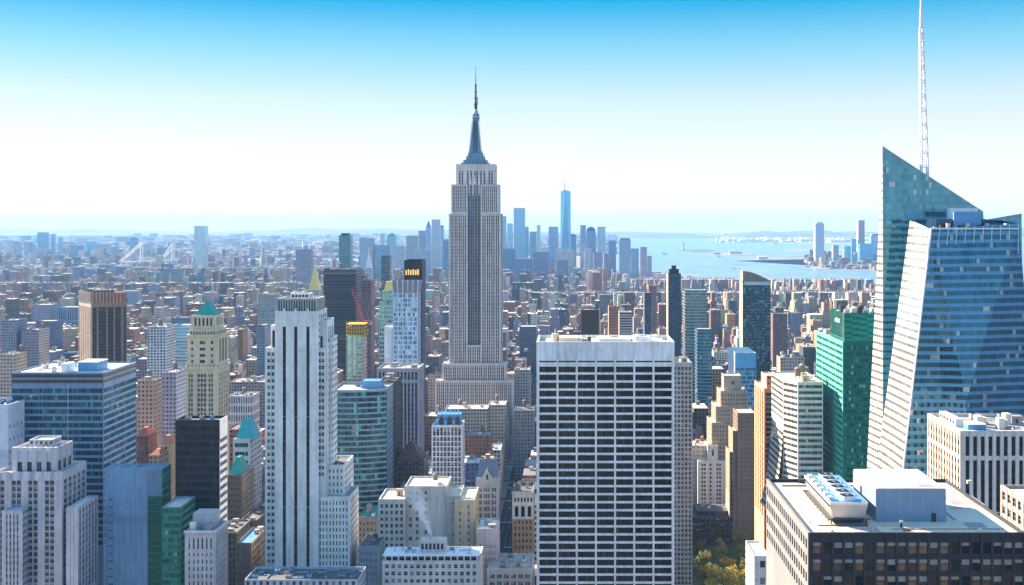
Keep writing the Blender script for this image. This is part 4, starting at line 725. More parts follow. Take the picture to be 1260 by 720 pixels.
Y = 930; b.boxpx(908, 929, 508, Y, 26, yb=600, front=dict(wt_, nb=7, pier=1.3), side=dict(wt_, nb=8), roof='roof_tan'); b.boxpx(902, 908, 530, Y + 1, 24, yb=600, front=dict(wt_, nb=2), side=dict(wt_, nb=8, col=(.42, .32, .22)), roof='roof_tan'); b.boxpx(898, 902, 556, Y + 2, 22, yb=600, side=dict(wt_, nb=8, col=(.42, .32, .22)), roof='roof_tan'); b.done()  # left steps coloured lighter as painted sunlight
b = Bld('apartment_tower', 'slim orange-sided tower with dark banded front', 'skyscraper', col=(.48, .20, .09))
Y = 800; x0, x1, y0, y1, zr = b.boxpx(941, 951, 478, Y, 41, yb=620, front=dict(kind='strip', cols=[(.1, .9)], rows=[(3, 40), (40.1, 90)], d=.3, mat='glass_dark', sfh=3.5, mul=(.2, .13, .1)), side=dict(kind='strip', nb=4, pier=4.2, end=3.8, rows=[(3, 40), (40.1, 90)], d=.5, mat='glass_dark', sfh=3.5, mul=(.35, .12, .05), col=(.70, .38, .22)), roof='roof_tan')  # flank colour lightened to look sunlit
b.boxpx(943, 953, 462, Y + 8, 22, yb=478, zb=zr, side=dict(k='pattern', par=(5, 9, .4, .8), col=(.7, .5, .4)), roof='roof_white'); b.top(1, 0); b.done()
b = Bld('office_tower', 'white tower with sweeping curved left flank beside the green glass block', 'skyscraper', col=(.60, .58, .53), par=(40, 3.7, .97, .5))
Y = 720; z1 = Z_(470, Y); rb = dict(kind='ribbon', nb=1, end=.4, fh=3.75, sh=1.9, d=.3, mat='glass_mixed', top=2, rec=1, zb=Z_(600, Y))
x0, x1 = X_(982, Y), X_(1012, Y); b.prism([(x0, Y), (x1, Y), (x1, Y + 50), (X_(950, Y + 50), Y + 50), (X_(964, Y + 14), Y + 14)], 0, z1, {0: rb, 4: rb, 3: dict(rb, col=(.5, .48, .42))}, roof='roof_tan'); VIEW.append((948, 1010, Y, 600))
b.last = (x0, x1, Y + 4, Y + 40, z1 - 1); b.top(9, 2)
m = MB()   # the flared foot of the curved flank
for k in range(14):
    a = k / 14; c = (k + 1) / 14; o0 = 9 * (1 - a) ** 2.2; o1 = 9 * (1 - c) ** 2.2; za, zb_ = 75 + 70 * a, 75 + 70 * c
    p0, p1 = (X_(950, Y + 50), Y + 50), (X_(964, Y + 14), Y + 14); nn = Vector((-(p1[1] - p0[1]), p1[0] - p0[0])).normalized() * -1
    nn = Vector((-.93, -.36)); m.face([(p0[0] + nn.x * o0, p0[1] + nn.y * o0, za), (p1[0] + nn.x * o0, p1[1] + nn.y * o0, za), (p1[0] + nn.x * o1, p1[1] + nn.y * o1, zb_), (p0[0] + nn.x * o1, p0[1] + nn.y * o1, zb_)], 'curtain', (.10, .12, .13), uv=[(0, za), (36, za), (36, zb_), (0, zb_)], par=(3, 3.75, .12, .5), col2=(.62, .58, .5))
b.part('flared_base', m); b.done()
b = Bld('glass_tower', 'blue glass block with white flank and blank blue top band behind the tan stepped tower', 'skyscraper', col=(.72, .74, .76))
Y = 1060; b.boxpx(904.6, 930, 434, Y, 48, yb=500, front=dict(kind='ribbon', nb=1, end=.3, fh=3.9, sh=1.3, d=.3, mat='glass_blue', col=(.12, .36, .62), top=14, mul=(.2, .5, .6)), side=dict(k='pattern', par=(60, 60, .01, .01), col=(.72, .74, .76)), roof='roof_white'); b.top(3, 0); b.done()
b = Bld('apartment_tower', 'tall dark teal apartment tower with curved sloping crown right of centre', 'skyscraper', col=(.07, .11, .14))
Y = 1300; x0, x1, y0, y1, zr = b.boxpx(914, 948, 346, Y, 24, yb=505, front=dict(nb=10, fh=3.5, sh=.6, pier=.5, end=.8, d=.3, mat='glass_teal', top=4), side=dict(k='pattern', par=(4, 3.5, .35, .4), col=(.55, .44, .32)), roof='roof_grey')  # pale flank colour stands for sun on that side
m = MB(); P0 = [(x0 + (x1 - x0) * i / 6, zr + 1 + 11.5 * (1 - (i / 6) ** 1.7) * 1.0) for i in range(7)]
for (a, za), (c, zc) in zip(P0[:-1], P0[1:]): m.face([(a, Y + .5, zr), (c, Y + .5, zr), (c, Y + .5, zc), (a, Y + .5, za)], 'facade', (.24, .19, .14)); m.face([(a, Y + .5, za), (c, Y + .5, zc), (c, Y + 20, zc), (a, Y + 20, za)], 'roof_grey'); m.face([(c, Y + 20, zr), (a, Y + 20, zr), (a, Y + 20, za), (c, Y + 20, zc)], 'facade', (.24, .19, .14))
m.face([(x0, Y + 20, zr), (x0, Y + .5, zr), (x0, Y + .5, P0[0][1]), (x0, Y + 20, P0[0][1])], 'facade', (.5, .38, .25)); m.obox((x0, Y - .35), (1, 0), (0, -1), 1, x1 - x0 - .5, 0, .2, zr - 3.5, zr + .5, 'facade', (.5, .56, .62)); b.part('crown', m); b.done()  # crown end coloured lighter than its front, as if in sun
# ---- brown chamfered tower at left
b = Bld('office_tower', 'chunky brown tower with flared ribbed top and black vertical windows at left', 'skyscraper', col=(.27, .16, .11))
Y = 1350; z1 = Z_(372, Y); fl = (X_(113, Y), Y); fr = (X_(150, Y + 12), Y + 12); fr2 = (X_(155.5, Y + 24), Y + 24); bl = (X_(98, Y + 40), Y + 40); bk = (X_(140, Y + 62), Y + 62)
bs = dict(kind='strip', d=.9, rec=.9, mat='glass_black', sfh=3.7, mul=(.05, .04, .05), rows=[(6, 40), (40.1, 95)], core=(.03, .02, .02))
b.prism([fl, fr, fr2, bk, bl], 0, z1, {0: dict(bs, cols=[(.03, .16), (.22, .48), (.53, .72), (.77, .97)]), 4: dict(bs, nb=6, pier=3.4, end=1.5, col=(.60, .47, .36)), 1: dict(bs, nb=1, pier=2)}, roof='roof_dark', ext=-1, par_h=0); VIEW.append((97, 157, Y, 447))  # left face gets a lighter brown, its sunlight painted in
m = MB(); pts = [fl, fr, fr2, bk, bl]; tp = inset(pts, 1.03); m.hull(pts, tp, z1, Z_(361, Y), 'facade', (.26, .13, .09), cap=False); m.face([(*q, z1 + 6) for q in pts], 'roof_dark')
for i in (0, 4):
    p, q = tp[i], tp[(i + 1) % 5]
    for k in range(9): t = (k + .5) / 9; x, y = p[0] + (q[0] - p[0]) * t, p[1] + (q[1] - p[1]) * t; m.bar((x, y - .4, z1 - 1), (x, y - .6, Z_(360, Y)), .7, 'facade', (.45, .26, .18) if i == 0 else (.68, .52, .42))  # ribs of the left face lightened for sun as well
b.part('crown', m); b.done()
# ---- the spired skyscraper
b = Bld('art_deco_skyscraper', 'giant stepped limestone skyscraper with tall antenna spire at the centre', 'skyscraper', col=(.66, .58, .53))
Y = 1300; es = dict(kind='strip', d=.7, rec=.5, mat='glass_dark', sfh=3.75, mul=(.26, .24, .25), pier=1.15, top=3, core=(.1, .09, .1))
def rws(h, t=3): return [(t + 100 * i, min(h, t + 100 * (i + 1) - .05)) for i in range(int((h - t) // 100) + 1)]
zb0 = 0
def pairs(n, e): # paired window strips
    o = []; w = (1 - 2 * e) / n
    for i in range(n): a = e + i * w; o += [(a + w * .15, a + w * .40), (a + w * .60, a + w * .85)]
    return o
b.boxpx(536, 631, 468, Y - 10, 15, yb=490, front=dict(es, cols=pairs(18, .01), rows=rws(60)), side=dict(es, cols=pairs(9, .01), rows=rws(60)), roof='roof_white')
b.boxpx(545, 622, 447, Y - 5, 22, yb=500, front=dict(es, cols=pairs(14, .01), rows=rws(90)), side=dict(es, cols=pairs(8, .01), rows=rws(90)), roof='roof_white')
b.boxpx(553, 574.6, 263, Y, 42, yb=450, front=dict(es, cols=pairs(4, .03), rows=rws(190, 2)), side=dict(es, cols=pairs(6, .03), rows=rws(190, 2)), roof='roof_white')
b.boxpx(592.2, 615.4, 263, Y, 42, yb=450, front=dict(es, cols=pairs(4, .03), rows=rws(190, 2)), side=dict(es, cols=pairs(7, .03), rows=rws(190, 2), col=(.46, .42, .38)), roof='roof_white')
b.boxpx(574.7, 592.1, 240, Y + 5, 34, yb=425, zb=60, front=dict(es, cols=pairs(4, .02), rows=rws(200, 1), mul=(.12, .12, .14), col=(.33, .31, .33)), roof='roof_white')
b.boxpx(574.7, 592.1, 425, Y - 1, 5.5, yb=500, front=dict(es, cols=pairs(3, .03), rows=rws(90, 2)), roof='roof_white')
b.boxpx(556, 574.6, 227, Y + 3, 36, yb=263, zb=250, front=dict(es, cols=pairs(4, .03), rows=rws(31, 2)), roof='roof_white'); b.boxpx(592.2, 612.8, 227, Y + 3, 36, yb=263, zb=250, front=dict(es, cols=pairs(4, .03), rows=rws(31, 2)), side=dict(es, cols=pairs(5, .03), rows=rws(31, 2)), roof='roof_white')
b.boxpx(562, 608.7, 202, Y + 7, 30, yb=227, zb=255, front=dict(es, cols=[(.06, .10), (.13, .17), (.27, .31), (.36, .40), (.46, .50), (.52, .56), (.62, .66), (.71, .75), (.84, .88), (.91, .95)], rows=[(8, 24), (24.1, 46)]), side=dict(es, cols=pairs(4, .05), rows=rws(24, 5)), roof='roof_grey')
m = MB()
for k in range(3): cx = X_(578 + k * 5.4, Y); m.face([(cx - 1.5, Y + 6.2, Z_(227, Y)), (cx + 1.5, Y + 6.2, Z_(227, Y)), (cx, Y + 6.2, Z_(214, Y))], 'white_metal')
b.part('fan_ornament', m)
m = MB(); cx = X_(585.4, Y + 22); cy = Y + 22
for (w, ya, yb_) in ((33, 202, 199), (28, 199, 195.5), (22, 195.5, 191), (18, 191, 187)):
    m.box(cx - w * .47, cx + w * .47, cy - w * .42, cy + w * .42, Z_(ya, Y) - .5, Z_(yb_, Y) - .5, 'facade', (.10, .23, .34))
    for k in range(7): xx = cx - w * .42 + w * .84 * k / 6; m.box(xx - .35, xx + .35, cy - w * .42 - .25, cy - w * .42 - .02, Z_(ya, Y), Z_(yb_, Y) - .7, 'metal')
b.part('mast_base', m)
m = MB(); q = rect(cx - 6, cx + 6, cy - 6, cy + 6); zq = [Z_(187, Y), Z_(178, Y), Z_(165, Y), Z_(147, Y)]; fq = [1.25, .95, .78, .62]
for i in range(3): m.hull(inset(q, fq[i]), inset(q, fq[i + 1]), zq[i], zq[i + 1], 'facade', (.15, .26, .36), cap=i == 2)
for sx_ in (-1, 1):
    m.bar((cx + sx_ * 7, cy - 6.5, zq[0]), (cx + sx_ * 3.4, cy - 4.0, zq[3]), .7, 'white_metal'); m.bar((cx + sx_ * 1.6, cy - 7.4, zq[0]), (cx + sx_ * 1.0, cy - 4.1, zq[3]), .45, 'dark_metal')
m.cyl(cx, cy, zq[3], Z_(138, Y), 4.3, 4.0, 'facade', (.12, .22, .32), n=16); m.cyl(cx, cy, Z_(142.5, Y), Z_(141, Y), 4.8, 4.8, 'metal', n=16); m.cyl(cx, cy, Z_(138, Y), Z_(132, Y), 3.2, 1.9, 'metal', n=16); b.part('mast', m)
m = MB(); m.cyl(cx, cy, Z_(132, Y), Z_(124, Y), 1.9, 1.6, 'dark_metal', n=10); m.cyl(cx, cy, Z_(124, Y), Z_(100, Y), 1.1, .8, 'dark_metal', n=10); m.cyl(cx, cy, Z_(100, Y), Z_(78, Y), .5, .15, 'dark_metal', n=8)
for k in range(7): z = Z_(127 - k * 4, Y); m.cyl(cx, cy, z, z + .8, 2.3 - k * .12, 2.3 - k * .12, 'blue_metal' if k % 2 else 'dark_metal', n=10)
m.box(cx + .4, cx + 2.6, cy - .6, cy + .6, Z_(126, Y), Z_(117, Y), 'metal'); b.part('antenna', m); b.done()
# ================================================================== mid-distance towers, from simple data
def simple(name, label, xl, xr, yt, Y, dep, yb, col, kind='m', col2=None, par=None, scol=None, cat='skyscraper', roof='roof_grey', crown=None, top=0, group=None):
    b = Bld(name, label, cat, group=group, col=col, par=par or ((3.2, 3.6, .5, .5) if kind == 'm' else (2.4, 3.8, .14, .35)), wall='facade' if kind == 'm' else 'curtain', col2=col2 or tuple(min(.8, c * 1.8 + .05) for c in col))
    b.boxpx(xl, xr, yt, Y, dep, yb=yb, side=dict(k='pattern' if kind == 'm' else 'curtain', col=scol or col) , front=dict(k='pattern' if kind == 'm' else 'curtain'), roof=roof)
    x0, x1, y0, y1, zr = b.last
    if top: b.top(top, 1 if kind == 'm' and Y < 2200 else 0)
    if crown:
        for (kd, f, ya, mt) in crown:
            m = MB(); base = rect(x0 + .5, x1 - .5, y0 + .5, y1 - .5)
            if kd == 'pyr': m.hull(base, inset(base, f) if f else [((x0 + x1) / 2, (y0 + y1) / 2)] * 4, zr + .5, Z_(ya, Y), mt, cap=bool(f)); b.part('pointed_roof', m)
            elif kd == 'box': q = inset(base, f); m.hull(q, q, zr, Z_(ya, Y), mt, col); b.part('rooftop_box', m)
            elif kd == 'dome':
                r0 = (x1 - x0) / 2 - .5; cx, cy = (x0 + x1) / 2, (y0 + y1) / 2; h = Z_(ya, Y) - zr
                for i in range(5): a, c = i * math.pi / 10, (i + 1) * math.pi / 10; m.cyl(cx, cy, zr + h * math.sin(a), zr + h * math.sin(c), r0 * math.cos(a), max(.01, r0 * math.cos(c)), mt, n=16)
                b.part('dome', m)
            elif kd == 'rod': m.cyl((x0 + x1) / 2, (y0 + y1) / 2, zr, Z_(ya, Y), f, f * .3, mt, n=8); b.part('antenna', m)
    return b.done()
T = (.08, .22, .30); N = (.06, .12, .20); W_ = (.62, .64, .68)
simple('office_tower', 'wide black slab tower above the construction crane', 398, 438, 331, 1500, 40, 415, (.055, .052, .07), par=(60, 3.7, .97, .45), top=4)
simple('glass_tower', 'dark teal glass tower with notched sloping top above the black slab', 417, 431, 290, 2600, 30, 328, (.03, .13, .16), 'g', crown=[('box', .7, 287, 'glass_teal')])
simple('office_tower', 'narrow purple-brown tower right of the black slab', 446, 457, 345, 1450, 25, 430, (.13, .09, .11), scol=(.2, .14, .14))
simple('office_tower', 'low maroon tower squeezed against the black slab', 439, 447, 339, 1620, 30, 400, (.16, .10, .11))
simple('clock_tower', 'pale campanile tower topped by a white pyramid and gilded lantern', 449, 457, 330, 2000, 16, 372, (.56, .56, .58), crown=[('pyr', .3, 314, 'white_metal'), ('rod', 1.4, 305, 'gold')])
simple('masonry_tower', 'stone tower with golden pyramid roof behind the striped tower', 379, 393, 357, 1700, 18, 372, (.50, .48, .46), crown=[('pyr', 0, 325, 'gold')])
simple('glass_tower', 'slim black glass tower with teal front below the far cluster', 469, 480, 315, 1900, 20, 345, (.03, .08, .11), 'g', scol=(.05, .05, .06))
simple('construction_tower', 'unfinished tower of white concrete and teal glass under the yellow formwork', 426, 447, 413, 1150, 20, 470, (.12, .36, .42), 'g', col2=(.66, .60, .58), par=(5, 3.6, .35, .3), roof='roof_white')
simple('apartment_tower', 'white gridded apartment slab left of the green pyramid tower', 181, 205, 402, 1250, 28, 470, (.55, .58, .62), par=(3.4, 3.1, .62, .62), scol=(.68, .68, .68), top=4)
simple('apartment_tower', 'tan brick apartment tower just left of the lilac tower', 169, 190, 468, 950, 18, 520, (.42, .30, .24), scol=(.5, .3, .22), top=2)
simple('apartment_tower', 'lilac grey brick tower left of the ornate stone tower', 199, 217, 458, 1000, 28, 515, (.33, .32, .42), scol=(.6, .6, .64), top=3)
simple('office_block', 'bright blue banded glass block behind the green pyramid', 216, 235, 400, 1450, 30, 440, (.12, .38, .55), 'g', par=(60, 4, .01, .5), col2=(.55, .65, .72))
simple('office_tower', 'grey tower slab at far left among pale blocks', 26, 48, 406, 1500, 30, 450, (.26, .24, .30), scol=(.5, .42, .36), top=3)
simple('office_tower', 'blue-grey tower slab near the left edge', 1, 20, 394, 1500, 30, 450, (.22, .25, .34), top=3)
simple('office_tower', 'dark blue slab behind the grey tower at left', 44, 67, 395, 1800, 30, 430, (.12, .16, .26))
simple('apartment_block', 'tan apartment block with pale roof at the left edge', 0, 18, 436, 1150, 26, 470, (.48, .38, .30), scol=(.6, .45, .3), top=3)
simple('office_block', 'white-striped blue block left of the brown ribbed tower', 72, 97, 378, 2500, 40, 400, (.20, .36, .46), par=(4, 30, .5, .9))
simple('office_block', 'square grey-violet block left of the white-striped block', 41, 62, 375, 2500, 40, 396, (.30, .30, .42))
simple('office_tower', 'blue-grey shaded tower right of the ornate stone tower', 316, 326, 400, 1500, 30, 470, (.18, .26, .36), scol=(.4, .44, .5))
simple('apartment_tower', 'teal and lilac tower behind the left shoulder of the striped tower', 318, 338, 362, 1900, 26, 400, (.30, .38, .40), par=(3, 3, .6, .5))
simple('masonry_block', 'long grey masonry block with columned parapet right of the stone tower', 281, 326, 470, 1300, 40, 520, (.34, .28, .27), top=8, cat='building')
simple('masonry_block', 'white colonnaded block near the turquoise mansard cap', 281, 310, 487, 1150, 28, 520, (.52, .50, .50), par=(2.4, 9, .5, .7), top=5, cat='building')
simple('office_tower', 'black-windowed slab with white verticals behind the centre tower roof', 715, 737, 381, 1150, 24, 411, (.05, .06, .08), par=(6, 60, .9, .98), scol=(.2, .2, .22))
simple('office_tower', 'red brick tower with sunlit left face behind the centre roof', 749, 761, 377, 1500, 26, 411, (.36, .18, .14), scol=(.62, .35, .25), top=2)  # sun on the left face is put into its lighter colour
simple('apartment_tower', 'white balconied tower right of the red brick tower', 762, 777, 384, 1400, 24, 411, (.50, .46, .44), par=(30, 3.2, .97, .5), scol=(.7, .6, .5))
simple('office_tower', 'near-black slab left of the dark spiky tower', 793, 801, 360, 1700, 30, 411, (.05, .07, .11), scol=(.1, .12, .16))
simple('office_block', 'brown-topped block peeping over the near-black slab', 798, 808, 351, 2000, 30, 380, (.26, .16, .14))
simple('office_tower', 'dark spiky-topped tower standing against the harbour', 822, 838, 337, 1500, 22, 440, (.04, .07, .11), par=(2.6, 3.7, .5, .3), scol=(.62, .55, .48), crown=[('box', .75, 331, 'glass_dark'), ('box', .35, 327, 'glass_dark')])  # side wall of the dark tower coloured pale to imitate sunlight
simple('glass_tower', 'grey-teal glass tower with pale blue top band behind the centre tower', 843, 870, 357, 1400, 34, 470, (.07, .17, .22), 'g', scol=(.35, .36, .36), col2=(.28, .33, .36))
simple('glass_tower', 'short dark teal glass tower with bright reflection in front of the grey-teal tower', 858, 876, 405, 1300, 26, 470, (.03, .13, .19), 'g')
simple('office_block', 'brown flat-roofed block with pale parapet right of the dark teal apartment tower', 951, 969, 386, 1700, 30, 420, (.20, .13, .12), roof='roof_dark', cat='building')
simple('masonry_block', 'low ornate pink-tan block behind the green glass block', 960, 990, 440, 1250, 26, 468, (.46, .36, .28), scol=(.6, .45, .34), top=5, cat='building')
simple('apartment_tower', 'white tower with lit top left of the spired skyscraper base', 556 - 22, 556 - 10, 480, 1400, 30, 500, (.45, .40, .36), scol=(.6, .5, .4))
simple('masonry_tower', 'pink-tan tower at the left foot of the spired skyscraper', 526, 545, 462, 1390, 24, 500, (.44, .34, .30), scol=(.5, .4, .3), top=2)
simple('masonry_block', 'white loft block with a row of water tanks right of the spired skyscraper', 633, 652, 455, 1350, 24, 500, (.50, .46, .42), top=3, cat='building')
simple('office_block', 'dark brown slab with pale cornice right of the spired skyscraper', 639, 660, 402, 2000, 40, 430, (.17, .16, .22), cat='building')
simple('masonry_block', 'long low white-roofed block directly in front of the spired skyscraper base', 548, 600, 503, 1190, 30, 530, (.50, .44, .38), top=8, cat='building', roof='roof_white')
simple('masonry_block', 'brown loft block with water tank left of the long white-roofed block', 524, 547, 512, 1170, 30, 540, (.28, .18, .13), top=4, cat='building', roof='roof_tan')
simple('masonry_block', 'cream block with rooftop sheds under the right side of the spired skyscraper', 601, 622, 498, 1200, 30, 530, (.54, .46, .36), top=4, cat='building', roof='roof_white')
simple('masonry_block', 'grey loft block across the avenue from the cream block with rooftop sheds', 633, 657, 505, 1180, 30, 540, (.30, .28, .28), top=4, cat='building', roof='roof_dark')
simple('masonry_block', 'red-brown block stepping down in front of the brown loft block with water tank', 572, 604, 536, 1060, 26, 560, (.27, .13, .09), top=5, cat='building', roof='roof_grey')
# ------------------------------------------------------------------ far clusters
LM = 'far'
for t in [ # downtown, right of the spired skyscraper
 (632, 646, 256, 6000, 'tall banded blue tower with rounded top in the far cluster right of the spired skyscraper', (.12, .30, .46), 'g', None),
 (646.5, 650.5, 279, 6100, 'thin blue tower touching the right of the tall banded one downtown', (.08, .22, .36), 'g', None),
 (652, 660, 285, 6000, 'short blue tower with flat top between the banded tower and white sliver downtown', (.08, .22, .34), 'g', None),
 (660.5, 665, 277, 6200, 'thin white sliver tower left of the broad blue slab downtown', W_, 'm', None),
 (675, 687, 279, 5900, 'broad plain blue slab left of the tapering glass tower', (.10, .22, .38), 'g', None),
 (700, 709, 290, 6000, 'rounded-top blue block right of the tapering glass tower', (.08, .18, .32), 'g', [('dome', 1, 288, 'glass_blue')]),
 (714, 721, 277, 5700, 'slim violet-blue tower left of the domed tower downtown', (.12, .18, .34), 'g', None),
 (721.5, 733, 284, 5900, 'blue tower with round domed top downtown', (.07, .18, .34), 'g', [('dome', 1, 279, 'glass_blue')]),
 (735, 745, 279, 5600, 'pale blue tower with white left edge downtown', (.18, .34, .48), 'g', None),
 (749, 758, 296, 5800, 'dark blue block left of the big square tower by the harbour', (.07, .16, .30), 'g', None),
 (762, 776, 295, 5300, 'big square blue tower with sloped crown near the harbour', (.12, .22, .36), 'g', [('pyr', .8, 293, 'slate')]),
 (776.5, 786, 306, 5500, 'low blue block right of the big square tower', (.10, .22, .36), 'g', None),
 (788, 796, 304, 5400, 'small violet tower closest to the harbour water', (.16, .18, .30), 'g', None),
 (796.5, 802, 315, 5400, 'lowest blue block at the harbour edge', (.12, .18, .32), 'g', None),
 (719, 728, 306, 5000, 'pale fluted round-cornered tower in front of the downtown cluster', (.50, .55, .60), 'm', None),
 (730, 740, 311, 5100, 'lilac block in front of the pale blue downtown tower', (.30, .26, .38), 'm', None),
 (743, 756, 312, 4900, 'lilac-grey slab in front of the big square tower', (.28, .26, .38), 'm', None),
 (617, 634, 306, 5200, 'wide blue block at the right edge of the spired skyscraper', (.12, .22, .38), 'm', None),
 (656, 675, 310, 5000, 'wide violet-blue block below the white sliver tower', (.20, .22, .38), 'm', None),
 (634, 655, 318, 4700, 'long blue block below the tall banded tower', (.14, .26, .40), 'm', None),
 (685, 699, 320, 4700, 'grey-blue tower with white left face below the tapering tower', (.22, .26, .36), 'm', None),
 (683, 707, 309, 5300, 'pale stone block under the tapering glass tower', (.52, .50, .48), 'm', None),
 (617, 623, 266, 6100, 'blue tower just right of the spired skyscraper shaft', (.12, .26, .42), 'g', None),
 (624, 631, 275, 6000, 'stepped pale blue tower beside the spired skyscraper shaft', (.22, .36, .48), 'g', None),
 # left of the spired skyscraper
 (443, 459, 293, 5000, 'paired white and blue tower behind the gilded lantern', (.34, .44, .54), 'm', None),
 (468, 473, 288, 5600, 'thin white tower with pointed tip in the far left cluster', W_, 'm', [('rod', 3, 284, 'white_metal')]),
 (476, 487, 291, 5600, 'teal tower with pointed top in the far left cluster', (.10, .28, .36), 'g', [('pyr', .2, 287, 'copper_green')]),
 (461, 478, 302, 5000, 'flat wide pale-blue block behind the slim black tower', (.20, .36, .50), 'm', None),
 (478.5, 497, 303, 5100, 'white and blue striped block left of the amber-lit tower', (.46, .50, .56), 'm', None),
 (500, 514, 290, 5500, 'grey stepped tower above the amber-lit tower', (.36, .40, .46), 'm', None),
 (515, 524, 284, 5800, 'greyish blue tower left of the pointed one', (.24, .32, .42), 'm', None),
 (524, 530, 279, 6000, 'blue tower with a sharp pointed top left of the spired skyscraper', (.10, .22, .38), 'g', [('pyr', 0, 271, 'slate')]),
 (531, 541, 270, 5500, 'tall silvery rippled tower left of the spired skyscraper', (.52, .58, .64), 'm', None),
 (541, 546, 279, 6000, 'blue round-topped tower next to the silvery rippled tower', (.12, .24, .40), 'g', [('dome', 1, 277, 'glass_blue')]),
 (545, 554, 296, 5200, 'wide blue block touching the left edge of the spired skyscraper', (.14, .26, .42), 'm', None),
 (508, 530, 307, 4700, 'pale blue block under the silvery rippled tower', (.40, .48, .56), 'm', None),
 (364, 382, 307, 3600, 'lone lilac-grey block above the golden pyramid', (.30, .30, .38), 'm', None),
 # far left
 (239, 252.5, 278, 5200, 'lone tall glass tower with dark right edge beyond the bridge', (.30, .46, .58), 'g', None),
 (46, 56, 286, 9000, 'tallest of the blue towers at far left', (.06, .20, .34), 'g', None),
 (63, 67, 288, 9000, 'first thin blue tower right of the tallest at far left', (.08, .24, .38), 'g', None),
 (72, 76, 292, 9000, 'second thin blue tower right of the tallest at far left', (.08, .24, .38), 'g', None),
 (5, 13, 296, 8500, 'white-sided tower near the left edge on the horizon', W_, 'm', None),
 (16, 24, 299, 8500, 'pale twin-topped tower second from the left edge', (.36, .42, .52), 'm', None),
 (30, 38, 298, 8800, 'grey-blue tower third from the left edge', (.28, .36, .48), 'm', None),
 (41, 59, 306, 8300, 'wide lilac block under the tallest blue tower at far left', (.40, .38, .48), 'm', None),
 (86, 98, 302, 8500, 'twin blue slabs right of the thin towers at far left', (.14, .28, .42), 'm', None),
 (105, 115, 297, 8600, 'teal tower with white left edge at far left', (.12, .34, .48), 'g', None),
 (138, 144, 304, 8200, 'small grey tower left of the bridge', (.30, .34, .42), 'm', None),
 (160, 168, 294, 8800, 'dark blue tapered tower above the bridge', (.08, .18, .32), 'g', [('pyr', .5, 292, 'slate')]),
 (176, 185, 301, 8800, 'white and blue stub tower above the bridge cable', (.50, .50, .54), 'm', None),
 (193, 207, 305, 8000, 'broad blue block between bridge and lone glass tower', (.18, .28, .42), 'm', None),
 (112, 121, 301, 8800, 'pale teal block right of the white-edged teal tower', (.26, .40, .50), 'm', None),
 # projects on the east side
 (88, 100, 329, 4900, 'blue slab of riverside housing with lit left end', (.18, .22, .40), 'm', None),
 (102, 117, 331, 4900, 'second riverside housing slab, lower and wider', (.18, .24, .42), 'm', None),
 (122, 136, 326, 5000, 'plain blue riverside housing slab below the bridge deck', (.16, .28, .46), 'm', None),
 (142, 156, 328, 5000, 'stubby riverside slab with pale roof below the bridge deck', (.18, .26, .42), 'm', None),
 (198, 210, 325, 4900, 'dark riverside slab below the broad blue block', (.14, .18, .34), 'm', None),
 (243, 250, 336, 4000, 'narrow bright-blue shaded slab below the lone glass tower', (.05, .22, .40), 'm', None),
 (182, 192, 352, 3200, 'small grey cube-like block above the white gridded slab', (.28, .32, .42), 'm', None),
 (148, 168, 358, 3000, 'flat pale block right of the brown ribbed tower top', (.40, .42, .48), 'm', None),
 (192, 215, 366, 2700, 'broad blue-lilac block above the white gridded slab', (.30, .32, .44), 'm', None),
 # across the harbour at right
 (1003, 1014, 275, 7300, 'tallest pale tower across the water, standing alone', (.44, .52, .62), 'm', [('box', .7, 273, 'white_metal')]),
 (1025, 1032, 302, 7400, 'short grey tower right of the lone tall tower across the water', (.30, .34, .42), 'm', None),
 (1039, 1047, 303, 7400, 'squat teal-topped block across the water', (.14, .34, .46), 'g', None),
 (1048, 1054, 294, 7500, 'narrow teal tower left of the brown-topped tower across the water', (.05, .24, .36), 'g', None),
 (1056, 1064, 271, 7500, 'brown-topped tall tower across the water', (.42, .30, .28), 'm', None),
 (1058, 1074, 300, 7200, 'wide teal block in front of the brown-topped tower', (.04, .24, .38), 'g', None),
 (1072, 1084, 290, 7500, 'blue tower with sloping shoulders beside the crystal skyscraper edge', (.16, .26, .40), 'g', [('pyr', .7, 288, 'slate')]),
 (1025, 1040, 321, 7200, 'white low waterfront block right of the lone tower', W_, 'm', None),
 (1041, 1058, 323, 7150, 'long white waterfront terminal across the water', (.66, .60, .56), 'm', None),
 (1059, 1086, 324, 7000, 'pale waterfront terminal nearest the crystal skyscraper', (.58, .62, .66), 'm', None),
]:
    xl, xr, yt, Y, lb, cl, kd, cr_ = t
    wide = (xr - xl) * Y / F
    nm = 'glass_tower' if kd == 'g' else ('office_tower' if yt < 305 else 'apartment_block')
    dep = min(60, wide * .9)
    sc_ = tuple(min(.8, c * 1.5 + .12) for c in cl) if xl > 700 else cl  # left flanks lightened in colour to suggest sunlit edges
    simple(nm, lb, xl, xr, yt, Y, dep, None, cl, kd, crown=cr_, scol=sc_, cat='skyscraper' if yt < 305 else 'building', par=(3.6, 4.2, .5, .5) if kd == 'm' else (3, 4.2, .2, .3))
